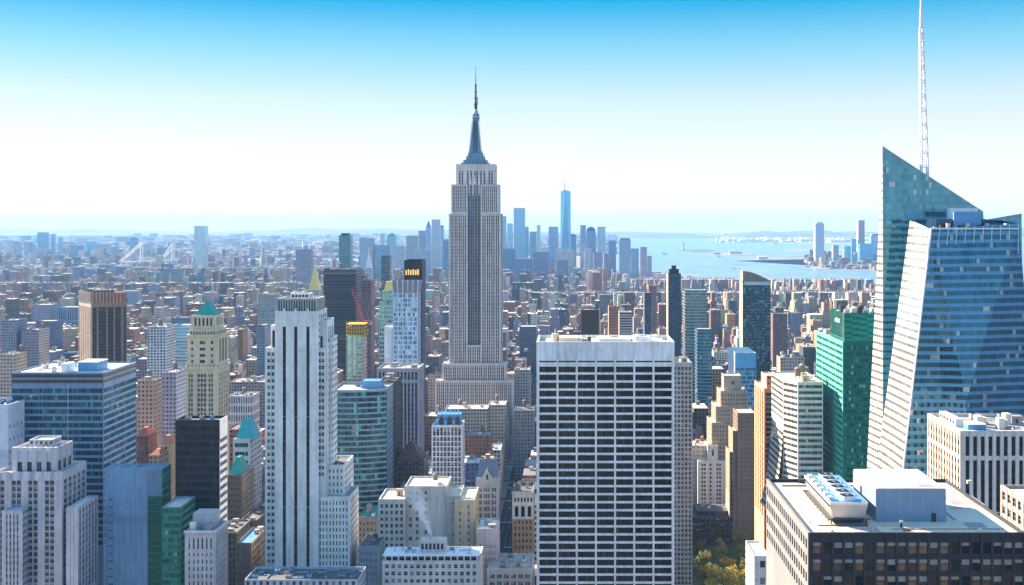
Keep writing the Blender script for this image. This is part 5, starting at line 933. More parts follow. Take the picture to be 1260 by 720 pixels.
# the tapering tower downtown
b = Bld('glass_tower', 'tapering bright blue glass tower with thin antenna, tallest downtown', 'skyscraper', col=(.10, .40, .60), col2=(.2, .5, .7), wall='curtain'); Y = 5950
cx = X_(696, Y + 35); hw = 28; b.start(cx, Y + 35); z1 = Z_(235, Y); m = MB(); cy = Y + 35
base = [(cx - hw, cy - hw), (cx + hw, cy - hw), (cx + hw, cy + hw), (cx - hw, cy + hw)]; t = hw * .92; tp = [(cx, cy - t), (cx + t, cy), (cx, cy + t), (cx - t, cy)]
for i in range(4):
    j = (i + 1) % 4; K = dict(par=(3, 4, .1, .2), col2=(.16, .42, .62))
    m.face([(*base[i], 55), (*base[j], 55), (*tp[i], z1)], 'curtain', (.07, .22, .42), **K); m.face([(*base[j], 55), (*tp[j], z1), (*tp[i], z1)], 'curtain', (.10, .50, .72), **K)
m.hull(base, base, 0, 55, 'curtain', (.1, .2, .4), cap=False, par=(3, 4, .1, .2)); m.face([(*q, z1) for q in tp], 'roof_grey'); b.part('glass_shaft', m)
m = MB(); m.cyl(cx - 5, cy, z1, z1 + 5, 15, 15, 'metal', n=20); m.cyl(cx - 5, cy, z1 + 5, z1 + 40, 3, 2, 'metal', n=8); m.cyl(cx - 5, cy, z1 + 40, Z_(216, Y), 1.6, .5, 'metal', n=8); b.part('antenna', m); FOOT.append((cx - 30, cx + 30, Y, Y + 70)); b.w.face([(*q, 56) for q in inset(base, .5)], 'facade'); b.done()

# ================================================================== ordinary city blocks
AVE = [-52, -152, -262, -372, -540, -700, -900, -1100, -1300, -1500, -1700, -1900, -2100, -2300, -2500, 155, 330, 500, 700, 900, 1100, 1300, 1500, 1700, 1900, 2100, 2300]
AVE.sort(); AW = 13.0; SW = 8.0
PARK = (50, 141, 780, 932)
water_near = [(700, 344), (760, 336), (800, 337), (840, 343), (880, 346), (930, 349), (980, 351), (1030, 354), (1082, 359), (1180, 366), (1300, 372)]
wn = [gp(*p) for p in water_near]
def on_land(x, y):
    if x * F / y + VX < 700: return True
    px = x * F / y + VX
    for (a, b_), (c, d_) in zip(water_near[:-1], water_near[1:]):
        if a <= px <= c: yy = b_ + (d_ - b_) * (px - a) / (c - a); return y < gY(yy) - 20
    return px < 700 or y < 3900
PAL = [((.45, .32, .21), 'tan'), ((.52, .44, .34), 'cream'), ((.29, .13, .08), 'red-brown brick'), ((.15, .09, .065), 'dark brown'), ((.25, .25, .27), 'grey'), ((.60, .57, .53), 'white'), ((.40, .25, .18), 'rosy brick'), ((.17, .21, .28), 'blue-grey'), ((.07, .08, .10), 'charcoal')]
PW = [20, 14, 15, 14, 12, 9, 17, 12, 8]
def cap_height(x0, x1, Y, h):
    pl, pr = VX + min(x0 * F / Y, x0 * F / (Y + 25)), VX + max(x1 * F / Y, x1 * F / (Y + 25))
    for (a, c, yh, yb) in VIEW:
        if yh > Y + 2 and a < pr and c > pl: h = min(h, Z_(yb, min(Y + 34, yh)))
    return h
VIEW.append((846, 938, 985, 726)); VIEW.append((610, 632, 900, 690)); lots = []; rg = random.Random(5)
def clash(x0, x1, y0, y1):
    return any(a < x1 and c > x0 and d_ < y1 and e_ > y0 for (a, c, d_, e_) in FT)
FT = [(a - 1, c + 1, d_ - 1, e_ + 1) for (a, c, d_, e_) in FOOT]
for ia in range(len(AVE) - 1):
    xa, xb = AVE[ia] + AW, AVE[ia + 1] - AW
    for ks in range(8, 82):
        ya, yb = ks * 78.0 + SW, (ks + 1) * 78.0 - SW
        if ya < 640 or (VX + xb * F / ya < -60 if xb < 0 else False) or (VX + xa * F / yb > 1330 if xa > 0 else False): continue
        if VX + xa * F / yb > 1330 or VX + xb * F / yb < -80: continue
        if not on_land(xa, yb) and not on_land(xb, ya): continue
        for row in (0, 1):
            x = xa
            while x < xb - 7:
                big = rg.random() < .25; w = rg.uniform(18, 36) if big else rg.uniform(8, 20)
                w = min(w, xb - x)
                if xb - x - w < 8: w = xb - x
                y0 = ya if row == 0 else (ya + yb) / 2 + rg.uniform(0, 2); y1 = (ya + yb) / 2 - rg.uniform(0, 3) if row == 0 else yb
                X0, X1 = x, x + w - .15; x += w
                if PARK[0] < X1 and PARK[1] > X0 and PARK[2] < y1 and PARK[3] > y0: continue
                if clash(X0, X1, y0, y1) or not on_land((X0 + X1) / 2, y1): continue
                D = y0; t = rg.random()
                if D > 2600: sh_ = 60 * math.sin(ks * 1.9); X0 += sh_; X1 += sh_
                if D < 1800: h = rg.uniform(18, 50) + (rg.uniform(10, 45) if t < .3 else 0)
                elif D < 4200: h = rg.uniform(13, 34) + (rg.uniform(15, 70) if t < .24 else 0)
                else: h = rg.uniform(11, 27) + (rg.uniform(10, 70) if t < .12 else 0)
                if 1500 < D < 3400 and -900 < X0 < -150 and t > .9: h += 35
                lim = 480 if D < 1300 else 405 if D < 2200 else (348 if X0 < -120 else 360) if D < 4000 else (330 if X0 < 200 else 344)
                h = min(h, max(12, Z_(lim, D)), cap_height(X0, X1, D, 1e9))
                if h < 9: continue
                if Z_(728, D) > h: continue
                c = rg.choices(range(9), PW)[0]; lots.append((X0, X1, y0, y1, h, c, rg.random()))
lots.sort(key=lambda t: -((t[1] - t[0]) * min(t[4], 60)) / t[2] ** 2)
NI = 190
def zone(px, Y):
    if px < 100: a = 'left of the brown ribbed tower'
    elif px < 228: a = 'left of the green pyramid tower'
    elif px < 330: a = 'right of the green pyramid tower'
    elif px < 450: a = 'behind the striped tower'
    elif px < 550: a = 'left of the spired skyscraper'
    elif px < 662: a = 'right of the spired skyscraper'
    elif px < 835: a = 'behind the centre white tower'
    elif px < 960: a = 'right of the centre white tower'
    else: a = 'near the green glass block'
    return a
seen = {}
for (x0, x1, y0, y1, h, c, t) in lots[:NI]:
    cl, cn = PAL[c]; px = VX + (x0 + x1) / 2 * F / y0; rr = random.Random(int(x0 * 7 + y0 * 13))
    size = 'tall' if h > 62 else ('mid-height' if h > 36 else 'low'); feat = ('with a water tank', 'with rooftop boxes', 'with a plain roof', 'with a stepped top')[int(t * 4)]
    rfn = rr.choice(['roof_grey', 'roof_white', 'roof_dark', 'roof_tan', 'roof_grey']); rw_ = {'roof_grey': 'grey', 'roof_white': 'pale', 'roof_dark': 'black', 'roof_tan': 'tan'}[rfn]
    lb = '%s %s block %s, %s roofed, %s' % (size, cn, feat.replace('with a ', 'with '), rw_, zone(px, y0))
    n = seen.get(lb, 0); seen[lb] = n + 1
    b = Bld('city_block_building', lb, 'building', group='city buildings %s' % zone(px, y0), col=tuple(v * rr.uniform(.85, 1.15) for v in cl), par=(rr.choice((2.4, 2.9, 3.4, 4.2)), rr.choice((3.3, 3.7, 4.1)), rr.uniform(.4, .7), rr.uniform(.42, .62)))
    zt = h
    if feat == 'with a stepped top' and h > 25:
        b.prism(rect(x0, x1, y0, y1), 0, h * .82, {}, roof=rfn); i_ = 2.5; b.prism(rect(x0 + i_, x1 - i_, y0 + i_, y1 - i_), h * .82 - 1, h, {}, roof=rfn); q = (x0 + i_, x1 - i_, y0 + i_, y1 - i_)
    else: b.prism(rect(x0, x1, y0, y1), 0, h, {}, roof=rfn); q = (x0, x1, y0, y1)
    FOOT.pop()
    m = MB(); m.obox((x0, y0), (1, 0), (0, -1), -.2, x1 - x0 + .2, .02, .6, (h * .82 if feat == 'with a stepped top' and h > 25 else h) - .9, (h * .82 if feat == 'with a stepped top' and h > 25 else h) - .1, 'facade', tuple(min(.8, v * 1.3) for v in cl)); b.part('cornice', m)
    b.last = (q[0], q[1], q[2], q[3], h - 1)
    if feat != 'with a plain roof': b.top(4, 1 if feat == 'with a water tank' else 0, s=rr.uniform(.7, 1.0))
    b.done()
# everything past those: one mass
class Mass:
    def __init__(s): s.q = []; s.uv = []; s.c = []; s.p = []
    def quad(s, p, uv, c, par): s.q += p; s.uv += uv; s.c.append((*c, 1)); s.p.append(par)
    def block(s, x0, x1, y0, y1, h, c, par, roofc, z0=0.0, rot=0.0):
        P = [(x0, y0), (x1, y0), (x1, y1), (x0, y1)]
        if rot:
            cx, cy = (x0 + x1) / 2, (y0 + y1) / 2; co, si = math.cos(rot), math.sin(rot); P = [(cx + (a - cx) * co - (b_ - cy) * si, cy + (a - cx) * si + (b_ - cy) * co) for a, b_ in P]
        for i in range(4):
            if i == 2 and y0 > 500: pass
            a, d_ = P[i], P[(i + 1) % 4]; L = (x1 - x0) if i % 2 == 0 else (y1 - y0)
            s.quad([(*a, z0), (*d_, z0), (*d_, h), (*a, h)], [(0, z0), (L, z0), (L, h), (0, h)], c, par)
        s.quad([(*a, h) for a in P], [(0, 0), (1, 0), (1, 1), (0, 1)], roofc, NOW)
    def build(s, name):
        me = bpy.data.meshes.new(name); V = np.array(s.q, dtype=np.float32); n = len(V) // 4
        me.vertices.add(len(V)); me.vertices.foreach_set('co', V.ravel()); me.loops.add(len(V)); me.loops.foreach_set('vertex_index', np.arange(len(V), dtype=np.int32))
        me.polygons.add(n); me.polygons.foreach_set('loop_start', np.arange(0, 4 * n, 4, dtype=np.int32)); me.polygons.foreach_set('loop_total', np.full(n, 4, dtype=np.int32))
        me.update(calc_edges=True); me.materials.append(M['facade'])
        me.uv_layers.new(name='UVMap').data.foreach_set('uv', np.array(s.uv, dtype=np.float32).ravel())
        for nm, dat in (('col', s.c), ('par', s.p)): a = me.attributes.new(nm, 'FLOAT_COLOR', 'FACE'); a.data.foreach_set('color', np.array(dat, dtype=np.float32).ravel())
        o = bpy.data.objects.new(name, me); C.objects.link(o); return o
RC = [(.55, .54, .52), (.40, .38, .36), (.16, .16, .17), (.50, .47, .42), (.05, .05, .055), (.30, .24, .19), (.22, .22, .24), (.62, .61, .60), (.09, .09, .10)]
ms_ = Mass()
for (x0, x1, y0, y1, h, c, t) in lots[NI:]:
    cl = tuple(v * rg.uniform(.8, 1.2) for v in PAL[c][0]); par = (rg.choice((2.6, 3.2, 4.0)), rg.choice((3.4, 3.8)), rg.uniform(.4, .7), rg.uniform(.4, .6)); rc = rg.choice(RC)
    if h > 30 and t < .4: ms_.block(x0, x1, y0, y1, h * .8, cl, par, rc); ms_.block(x0 + 2.5, x1 - 2.5, y0 + 2.5, y1 - 2.5, h, cl, par, rc, h * .8)
    else: ms_.block(x0, x1, y0, y1, h, cl, par, rc)
    if t > .55: pass
    if x1 - x0 > 8:
        bx_ = rg.uniform(x0 + .5, x1 - 6); by = rg.uniform(y0 + 1, y1 - 8); ms_.block(bx_, bx_ + rg.uniform(3, 5), by, by + rg.uniform(3, 6), h + rg.uniform(2.5, 5.5), rg.choice([cl, (.5, .46, .4), (.3, .2, .14), (.6, .6, .6)]), NOW, rg.choice(RC), h)
        if rg.random() < .5 and x1 - x0 > 12: bx_ = rg.uniform(x0 + 1, x1 - 4); by = rg.uniform(y0 + 1, y1 - 5); ms_.block(bx_, bx_ + 2.6, by, by + 2.6, h + 6, (.26, .17, .10), NOW, (.2, .15, .1), h + 1.5)
# the office district north of the viewpoint, seen only as reflections
rb_ = random.Random(77)
for iy in range(12):
    for ix in range(-7, 8):
        X0 = ix * 95 + 8; Y1 = -70 - iy * 85; h = rb_.uniform(70, 235) if rb_.random() < .7 else rb_.uniform(30, 70)
        ms_.block(X0, X0 + rb_.uniform(35, 75), Y1 - rb_.uniform(30, 60), Y1, h, rg.choice([(.46, .40, .33), (.32, .26, .2), (.12, .12, .14), (.5, .5, .5), (.2, .28, .34)]), (3, 3.8, .55, .6), (.4, .4, .4))
ms_.block(-42, 42, -34, -4, 252, (.52, .47, .40), (3, 3.8, .5, .6), (.4, .4, .4))
# beyond the island: low suburbs on the left and far shores
def add_far(y0, y1, step, hmin, hmax, tallp):
    y = y0
    while y < y1:
        x = (-60 - VX) * y / F; xe = (1340 - VX) * y / F
        while x < xe:
            w = step * rg.uniform(.5, 1.0); px = VX + x * F / y; py = VY + CZ * F / y; ok = True
            if px > 752 and not (py < 291.5 + .5 * math.sin(px * .05) or in_poly(px, py, JC)): ok = False
            if 296 < px < 700 and 318 < py < 324.5 + 1.2 * math.sin(px * .03): ok = False
            if ok and rg.random() < .86:
                h = rg.uniform(hmin, hmax) + (rg.uniform(15, 60) if rg.random() < tallp else 0); c = rg.choices(range(9), PW)[0]
                if y > 9500 or px < 560 or px > 752: ms_.block(x, x + w, y + rg.uniform(0, step * .3), y + step * rg.uniform(.5, 1), h, tuple(v * rg.uniform(.8, 1.25) for v in PAL[c][0]), (4, 4, .5, .5), rg.choice(RC), 0, rg.uniform(-.5, .5))
            x += w * 1.25
        y += step * 1.15
def in_poly(x, y, P):
    r = False
    for i in range(len(P)):
        (a, b_), (c, d_) = P[i], P[i - 1]
        if (b_ > y) != (d_ > y) and x < (c - a) * (y - b_) / (d_ - b_) + a: r = not r
    return r
JC = [(992, 327), (1020, 331.5), (1086, 333), (1100, 333), (1100, 322), (1050, 319), (990, 320)]
add_far(6250, 9000, 38, 9, 26, .06); add_far(9000, 14000, 75, 9, 26, .05); add_far(14000, 24000, 160, 10, 32, .05)
tag(ms_.build('distant_city'), 'dense mass of pale and blue low rooftops filling the far city', 'city', kind='stuff')
print('LOTS', len(lots), 'QUADS', len(ms_.c), 'VIEW', len(VIEW))
# ================================================================== land, water, streets
def sheet(name, pts, z, mat, thick=0):
    m = MB(); m.face([(*p, z) for p in pts], mat)
    if thick:
        for i in range(len(pts)): p, q = pts[i], pts[(i + 1) % len(pts)]; m.face([(*p, z - thick), (*q, z - thick), (*q, z), (*p, z)], mat)
    return tag(m.build(name), kind='structure')
nb = NB('land_cover'); g = nb.pos(); n1 = nb.noise(g, .004, 6, .7); n2 = nb.noise(g, .05, 3, .6)
c = nb.ramp(nb.ma('ADD', nb.ma('MULTIPLY', n1, .6), nb.ma('MULTIPLY', n2, .4)), [(.3, (.09, .09, .095)), (.5, (.18, .17, .15)), (.62, (.28, .25, .21)), (.75, (.10, .12, .07))])
nb.l(c, nb.p.inputs['Base Color']); nb.p.inputs['Roughness'].default_value = .95; M['land'] = nb.m
nb = NB('harbour_water'); nb.p.inputs['Base Color'].default_value = (.05, .20, .34, 1); nb.p.inputs['Roughness'].default_value = .28
v = nb.scaled(nb.pos(), (.004, .012, .01)); n1 = nb.noise(v, 1.0, 8, .7); bp = nb.n('ShaderNodeBump'); bp.inputs['Strength'].default_value = .5; bp.inputs['Distance'].default_value = 10
nb.l(n1, bp.inputs['Height']); nb.l(bp.outputs[0], nb.p.inputs['Normal'])
nb.l(nb.ramp(n1, [(.35, (.06, .13, .21)), (.5, (.13, .22, .30)), (.62, (.30, .38, .44))]), nb.p.inputs['Base Color']); M['water'] = nb.m
nb = NB('hill_cover'); n1 = nb.noise(nb.pos(), .002, 6, .7); nb.l(nb.ramp(n1, [(.3, (.03, .045, .03)), (.6, (.09, .09, .07))]), nb.p.inputs['Base Color']); nb.p.inputs['Roughness'].default_value = .95; M['hill'] = nb.m
sheet('ground', [(-42000, -6000), (42000, -6000), (42000, 34000), (-42000, 34000)], 0, 'land')
sheet('harbour_water', wn[1:] + [(5200, 3000), (9000, 3800), (9000, 24000), gp(1300, 291), gp(1090, 291.5), gp(1000, 293), gp(900, 291.5), gp(820, 289.6), gp(748, 289.2), gp(744, 305), gp(752, 330)], .6, 'water')
sheet('river_water', [gp(250, 321.5), gp(330, 322), gp(440, 324), (X_(560, gY(324)), gY(324)), gp(560, 318.5), gp(430, 318), gp(330, 318.5), gp(250, 320)], .6, 'water')
sheet('waterfront_land', [gp(*p) for p in [(990, 327.5), (1018, 332), (1090, 334), (1110, 334), (1110, 318.5), (1050, 317), (985, 319.5), (950, 320.2), (906, 321.2), (912, 318.8), (960, 317), (1000, 316.5), (1050, 315), (1110, 312), (1110, 309), (1000, 312.5)][:16]], 2.2, 'land', 2)
sheet('port_land', [gp(*p) for p in [(866, 295.5), (930, 298), (1000, 300.2), (1100, 301), (1100, 294.5), (990, 294), (900, 293)]], 2.0, 'land', 2)
sheet('spit_land', [gp(*p) for p in [(958, 308), (985, 309.6), (1010, 310.6), (1100, 311), (1100, 306), (1000, 306.2), (970, 306.8)]], 2.0, 'land', 2)
sheet('island', [gp(*p) for p in [(833, 309), (850, 310.2), (876, 309.6), (880, 308.4), (862, 307.2), (840, 307.6)]], 3.0, 'hill', 3)
sheet('island', [gp(*p) for p in [(868, 314), (895, 315.2), (926, 314.2), (928, 312.6), (900, 311.4), (872, 312.2)]], 3.0, 'land', 3)
m = MB(); rg2 = random.Random(8)
def ridge(name, x0, x1, Y, hs_, dep, seed, n=60):
    r = random.Random(seed); m = MB(); prev = None; f = [r.uniform(0, 6.28) for _ in range(5)]
    for i in range(n + 1):
        t = i / n; x = x0 + (x1 - x0) * t; h = hs_ * (.55 + .25 * math.sin(3 * t * 6.28 * .6 + f[0]) + .12 * math.sin(t * 31 + f[1]) + .06 * math.sin(t * 77 + f[2])) * min(1, 8 * t, 8 * (1 - t)) ; h = max(h, 3)
        cur = [(x, Y, 0), (x, Y + dep * .3, h * .7), (x, Y + dep * .6, h), (x, Y + dep, h * .9), (x, Y + dep * 1.4, 0)]
        if prev:
            for k in range(4): m.face([prev[k], cur[k], cur[k + 1], prev[k + 1]], 'hill')
        prev = cur
    return tag(m.build(name), kind='structure')
ridge('hills', -19000, 9000, 25500, 150, 2500, 3); ridge('hills', 700, 7500, 21500, 165, 2200, 4); ridge('hills', 4000, 21000, 26500, 190, 2500, 9); ridge('hills', -26000, -2000, 29500, 230, 2500, 10)
# streets: slabs of pavement and blocks between asphalt, painted lanes on the two open avenues
sheet('city_road', [(-2600, 560), (2400, 560), (2400, 3600), (-2600, 3600)], .02, 'asphalt')
pv = MB()
for ia in range(len(AVE) - 1):
    for ks in range(7, 46): pv.box(AVE[ia] + 8.5, AVE[ia + 1] - 8.5, ks * 78 + 5, (ks + 1) * 78 - 5, .024, .16, 'pavement', skip='u')
tag(pv.build('pavement'), kind='structure')
ln = MB()
for ax in (-52, 155):
    for k in (-1, 0, 1):
        for j in range(160): y = 800 + j * 9; ln.box(ax + k * 4 - .1, ax + k * 4 + .1, y, y + 4, .024, .03, 'road_paint', skip='u')
    for ks in range(10, 28):
        for j in range(9): ln.box(ax - 7.5 + j * 1.8, ax - 6.7 + j * 1.8, ks * 78 - 8.5, ks * 78 - 5.8, .032, .038, 'road_paint', skip='u')
tag(ln.build('road_marking'), kind='structure')
# ------------------------------------------------------------------ park lawn and trees
gb = NB('lawn'); gb.l(gb.ramp(gb.noise(gb.pos(), .3, 4), [(.3, (.035, .06, .015)), (.7, (.07, .11, .03))]), gb.p.inputs['Base Color']); gb.p.inputs['Roughness'].default_value = .95; M['lawn'] = gb.m
sheet('lawn', rect(56, 140, 790, 930), .165, 'lawn')
def leaf_mat(name, a, c):
    b_ = NB(name); r = b_.attr('rnd').outputs['Fac']; b_.l(b_.ramp(r, [(0, a), (1, c)]), b_.p.inputs['Base Color']); b_.p.inputs['Roughness'].default_value = .75; M[name] = b_.m
leaf_mat('leaf_yellow', (.32, .26, .02), (.62, .50, .05)); leaf_mat('leaf_olive', (.14, .15, .03), (.32, .29, .06)); leaf_mat('leaf_dark', (.03, .055, .02), (.08, .11, .03))
def tree_parts(seed, leaf, hh):
    r = random.Random(seed); t = MB(); t.cyl(0, 0, 0, hh * .45, .45, .28, 'bark', n=8, cap=False); cl = []
    for i in range(9):
        a = r.uniform(0, 6.28); d = r.uniform(1.5, 4.2); z = hh * r.uniform(.5, .92); q = (d * math.cos(a), d * math.sin(a), z); t.bar((0, 0, hh * r.uniform(.28, .42)), q, .13, 'bark'); cl.append((q, r.uniform(1.3, 2.5)))
    cl.append(((0, 0, hh * .9), 2.2)); m = MB()
    for (q, rad) in cl:
        for k in range(150):
            v = Vector((r.gauss(0, 1), r.gauss(0, 1), r.gauss(0, .8))).normalized() * rad * r.uniform(.55, 1.12); c = Vector(q) + v
            if c.z < hh * .3: continue
            u = Vector((r.gauss(0, 1), r.gauss(0, 1), r.gauss(0, 1))).normalized(); w = u.orthogonal().normalized(); s = r.uniform(.22, .48)
            u *= s; w *= s * .8; m.face([tuple(c - u), tuple(c + w), tuple(c + u), tuple(c - w)], leaf, rnd=r.random())
    return t.mesh('trunk'), m.mesh('crown')
protos = {(k, s_): tree_parts(s_ * 10 + i, k, 15) for i, k in enumerate(('leaf_yellow', 'leaf_olive', 'leaf_dark')) for s_ in (1, 2)}
rt = random.Random(21); nt = 0
tree_spots = []
for i in range(30):
    x = 72 + (i % 5) * 14.5 + rt.uniform(-3, 3); y = 822 + (i // 5) * 18 + rt.uniform(-5, 5); tree_spots.append((x, y, 'leaf_dark' if x < 96 else 'leaf_olive', rt.uniform(.85, 1.2)))
for i in range(6): tree_spots.append((93 + i * 7 + rt.uniform(-2, 2), 808 + rt.uniform(-4, 4), 'leaf_yellow', rt.uniform(1.2, 1.45)))
KN = {'leaf_yellow': 'bright yellow-leaved tree at the bottom edge of the park', 'leaf_olive': 'olive-green broad tree in the right side of the park', 'leaf_dark': 'dark green shaded tree in the park beside the centre tower'}
for i, (x, y, k, s_) in enumerate(tree_spots):
    o = empty('park_tree', (x, y, .165), KN[k], 'tree', {'leaf_yellow': 'yellow trees in the park', 'leaf_olive': 'olive trees in the park', 'leaf_dark': 'dark trees in the park'}[k]); tm, cm_ = protos[(k, 1 + i % 2)]
    o.rotation_euler = (0, 0, rt.uniform(0, 6.28)); o.scale = (s_, s_, s_); inst('trunk', tm, o); inst('crown', cm_, o)
# ------------------------------------------------------------------ cars
def car_meshes(mat):
    m = MB(); prof = [(-2.2, .35), (2.2, .35), (2.25, .8), (1.4, .95), (.7, 1.42), (-1.0, 1.42), (-1.7, 1.0), (-2.25, .9)]
    for s_ in (-1, 1): m.face([(s_ * .9, p[0], p[1]) for p in (prof if s_ > 0 else prof[::-1])], mat)
    for i in range(len(prof)): p, q = prof[i], prof[(i + 1) % len(prof)]; m.face([(-.9, p[0], p[1]), (.9, p[0], p[1]), (.9, q[0], q[1]), (-.9, q[0], q[1])], mat)
    g = MB()
    for s_ in (-1, 1): g.face([(s_ * .915, 1.2, 1.0), (s_ * .915, .65, 1.36), (s_ * .915, -.95, 1.36), (s_ * .915, -1.5, 1.02)], 'glass_black')
    g.face([(-.8, 1.37, 1.0), (.8, 1.37, 1.0), (.75, .76, 1.40), (-.75, .76, 1.40)], 'glass_black'); g.face([(-.8, -1.66, 1.05), (.8, -1.66, 1.05), (.75, -1.06, 1.41), (-.75, -1.06, 1.41)], 'glass_black')
    w = MB(); n = 12; a = [6.2832 * i / n for i in range(n)]
    for s_ in (-.12, .12): w.face([(s_, .34 * math.cos(t_), .34 + .34 * math.sin(t_)) for t_ in a], 'rubber')
    for i in range(n): j = (i + 1) % n; w.face([(-.12, .34 * math.cos(a[i]), .34 + .34 * math.sin(a[i])), (.12, .34 * math.cos(a[i]), .34 + .34 * math.sin(a[i])), (.12, .34 * math.cos(a[j]), .34 + .34 * math.sin(a[j])), (-.12, .34 * math.cos(a[j]), .34 + .34 * math.sin(a[j]))], 'rubber')
    return m.mesh('body'), g.mesh('windscreen'), w.mesh('wheel')
CM = {n_: car_meshes(mt) for n_, mt in (('yellow', 'yellow_paint'), ('white', 'white_metal'), ('black', 'dark_metal'))}
rc_ = random.Random(4)
for i in range(30):
    kind = rc_.choice(('yellow', 'yellow', 'white', 'black')); ax = (155, -52)[i % 3 == 2]
    o = empty('car', (ax + rc_.choice((-6, -2, 2, 6)), 905 + i * 13.5, .03), '%s car driving along the shaded avenue %s' % (kind, 'right of the park' if ax > 0 else 'left of the centre tower'), 'car', '%s cars on the avenue %s' % (kind, 'right of the park' if ax > 0 else 'left of the centre tower'))
    bm_, gm, wm = CM[kind]; inst('body', bm_, o); inst('windscreen', gm, o)
    for sx_ in (-.82, .82):
        for sy_ in (-1.35, 1.35): inst('wheel', wm, o, (sx_, sy_, 0))
# white low block by the avenue with street lamp
b = Bld('low_block', 'small white block with pale roof at bottom beside the dark office block', 'building', col=(.66, .66, .68)); b.boxpx(928, 946, 684, 620, 30, yb=None, front=dict(k='pattern', par=(9, 9, .3, .4), col=(.5, .55, .62)), roof='roof_white'); b.done()
# ------------------------------------------------------------------ construction: formwork and crane
Y = 1150; o = empty('formwork', (X_(436, Y), Y + 10, 0), 'yellow climbing formwork on top of the unfinished teal tower', 'formwork'); m = MB(); x0, x1 = X_(426, Y), X_(449, Y)
for zz in range(4):
    z = Z_(413, Y) + zz * 3.6 + .2; m.box(x0, x1, Y - 1, Y + 20, z, z + .5, 'yellow_paint')
    for k in range(8): xx = x0 + (x1 - x0 - .5) * k / 7; m.box(xx, xx + .5, Y - 1, Y - .5, z + .5, z + 3.6, 'yellow_paint')
m.box(x0 + 1, x1 - 1, Y - .4, Y + 19, Z_(413, Y) + 1, Z_(413, Y) + 9, 'tank_wood'); m.build('scaffold', o, (X_(436, Y), Y + 10, 0))
Y = 1175; cxx = X_(450, Y); o = empty('tower_crane', (cxx, Y, 0), 'red lattice construction crane leaning left beside the black slab', 'crane'); off = (cxx, Y, 0)
def lattice_bar(m, a, c, w, mat, n):
    a, c = Vector(a), Vector(c); d = (c - a); s_ = Vector((0, 1, 0)) * w; u = d.cross(Vector((0, 1, 0))).normalized() * w
    for q in (s_ + u, s_ - u, -s_ - u, -s_ + u): m.bar(a + q, c + q, .25, mat)
    for i in range(n):
        p, r_ = a + d * i / n, a + d * (i + 1) / n
        for q, t_ in ((s_ + u, s_ - u), (-s_ - u, -s_ + u), (s_ - u, -s_ - u)): m.bar(p + q, r_ + t_, .14, mat)
m = MB(); zt = Z_(398, Y); lattice_bar(m, (cxx, Y, zt - 60), (cxx, Y, zt), 1.0, 'red_paint', 16); m.build('mast', o, off)
m = MB(); tip = (X_(433, Y), Y, Z_(356, Y)); lattice_bar(m, (cxx - 1, Y, zt), tip, .8, 'red_paint', 14); m.build('jib', o, off)
m = MB(); m.box(cxx - 2, cxx + 5, Y - 1.5, Y + 1.5, zt, zt + 3, 'red_paint'); m.box(cxx + 3, cxx + 6, Y - 1.2, Y + 1.2, zt - 1, zt + 2, 'white_metal'); m.bar((cxx + 3, Y, zt + 3), (cxx + 1, Y, zt + 11), .4, 'red_paint'); m.bar((cxx + 1, Y, zt + 11), tip, .12, 'dark_metal'); m.build('cab', o, off)
Y = 2200; cxx = X_(725, Y); o = empty('tower_crane', (cxx, Y, 0), 'small red crane rising among distant rooftops above the centre tower', 'crane'); m = MB(); lattice_bar(m, (cxx, Y, 0), (cxx, Y, Z_(362, Y)), 2.2, 'red_paint', 26); m.build('mast', o, (cxx, Y, 0)); m = MB(); lattice_bar(m, (cxx, Y, Z_(364, Y)), (X_(733, Y), Y, Z_(338, Y)), 1.2, 'red_paint', 14); m.build('jib', o, (cxx, Y, 0))
# ------------------------------------------------------------------ the bridge at far left
Y = 7000
def bridge(name, lb, xl, xr, yt, ydk, Yb, dY, spans):
    x0, x1 = X_(xl, Yb), X_(xr, Yb + dY); o = empty(name, ((x0 + x1) / 2, Yb + dY / 2, 0), lb, 'bridge'); off = ((x0 + x1) / 2, Yb + dY / 2, 0); L = math.dist((x0, Yb), (x1, Yb + dY)); u = Vector(((x1 - x0) / L, dY / L)); n = Vector((u.y, -u.x)); zd = Z_(ydk, Yb); zt = Z_(yt, Yb)
    m = MB(); m.obox((x0, Yb), u, n, 0, L, -12, 12, zd - 5, zd, 'white_metal', skip=''); m.build('deck', o, off)
    for t in (0.28, .72):
        m = MB()
        for s_ in (-11, 8): m.obox((x0, Yb), u, n, L * t - 3, L * t + 3, s_, s_ + 3.5, 0, zt, 'white_metal', skip='')
        m.obox((x0, Yb), u, n, L * t - 2.6, L * t + 2.6, -7.4, 7.9, zt - 8, zt - 2, 'white_metal', skip=''); m.obox((x0, Yb), u, n, L * t - 2.6, L * t + 2.6, -7.4, 7.9, zd + 12, zd + 17, 'white_metal', skip=''); m.build('pylon', o, off)
    for s_ in (-10, 10):
        m = MB(); P = []
        for i in range(41):
            t = i / 40; tt = (t - .5) / .22
            z = zd + 4 + (zt - zd - 4) * tt * tt if abs(tt) <= 1 else zd + 2 + (zt - zd - 2) * max(0, 1 - (abs(tt) - 1) / (.28 / .22)) ** 1.1
            P.append((x0 + u.x * L * t + n.x * s_, Yb + u.y * L * t + n.y * s_, z))
        for p, q in zip(P[:-1], P[1:]): m.bar(p, q, .9, 'metal'); m.bar(p, (p[0], p[1], zd), .3, 'white_metal')
        m.build('cable', o, off)
bridge('suspension_bridge', 'white suspension bridge with curved cables in the hazy distance at left', 148, 236, 300, 322, 6600, 500, 2)
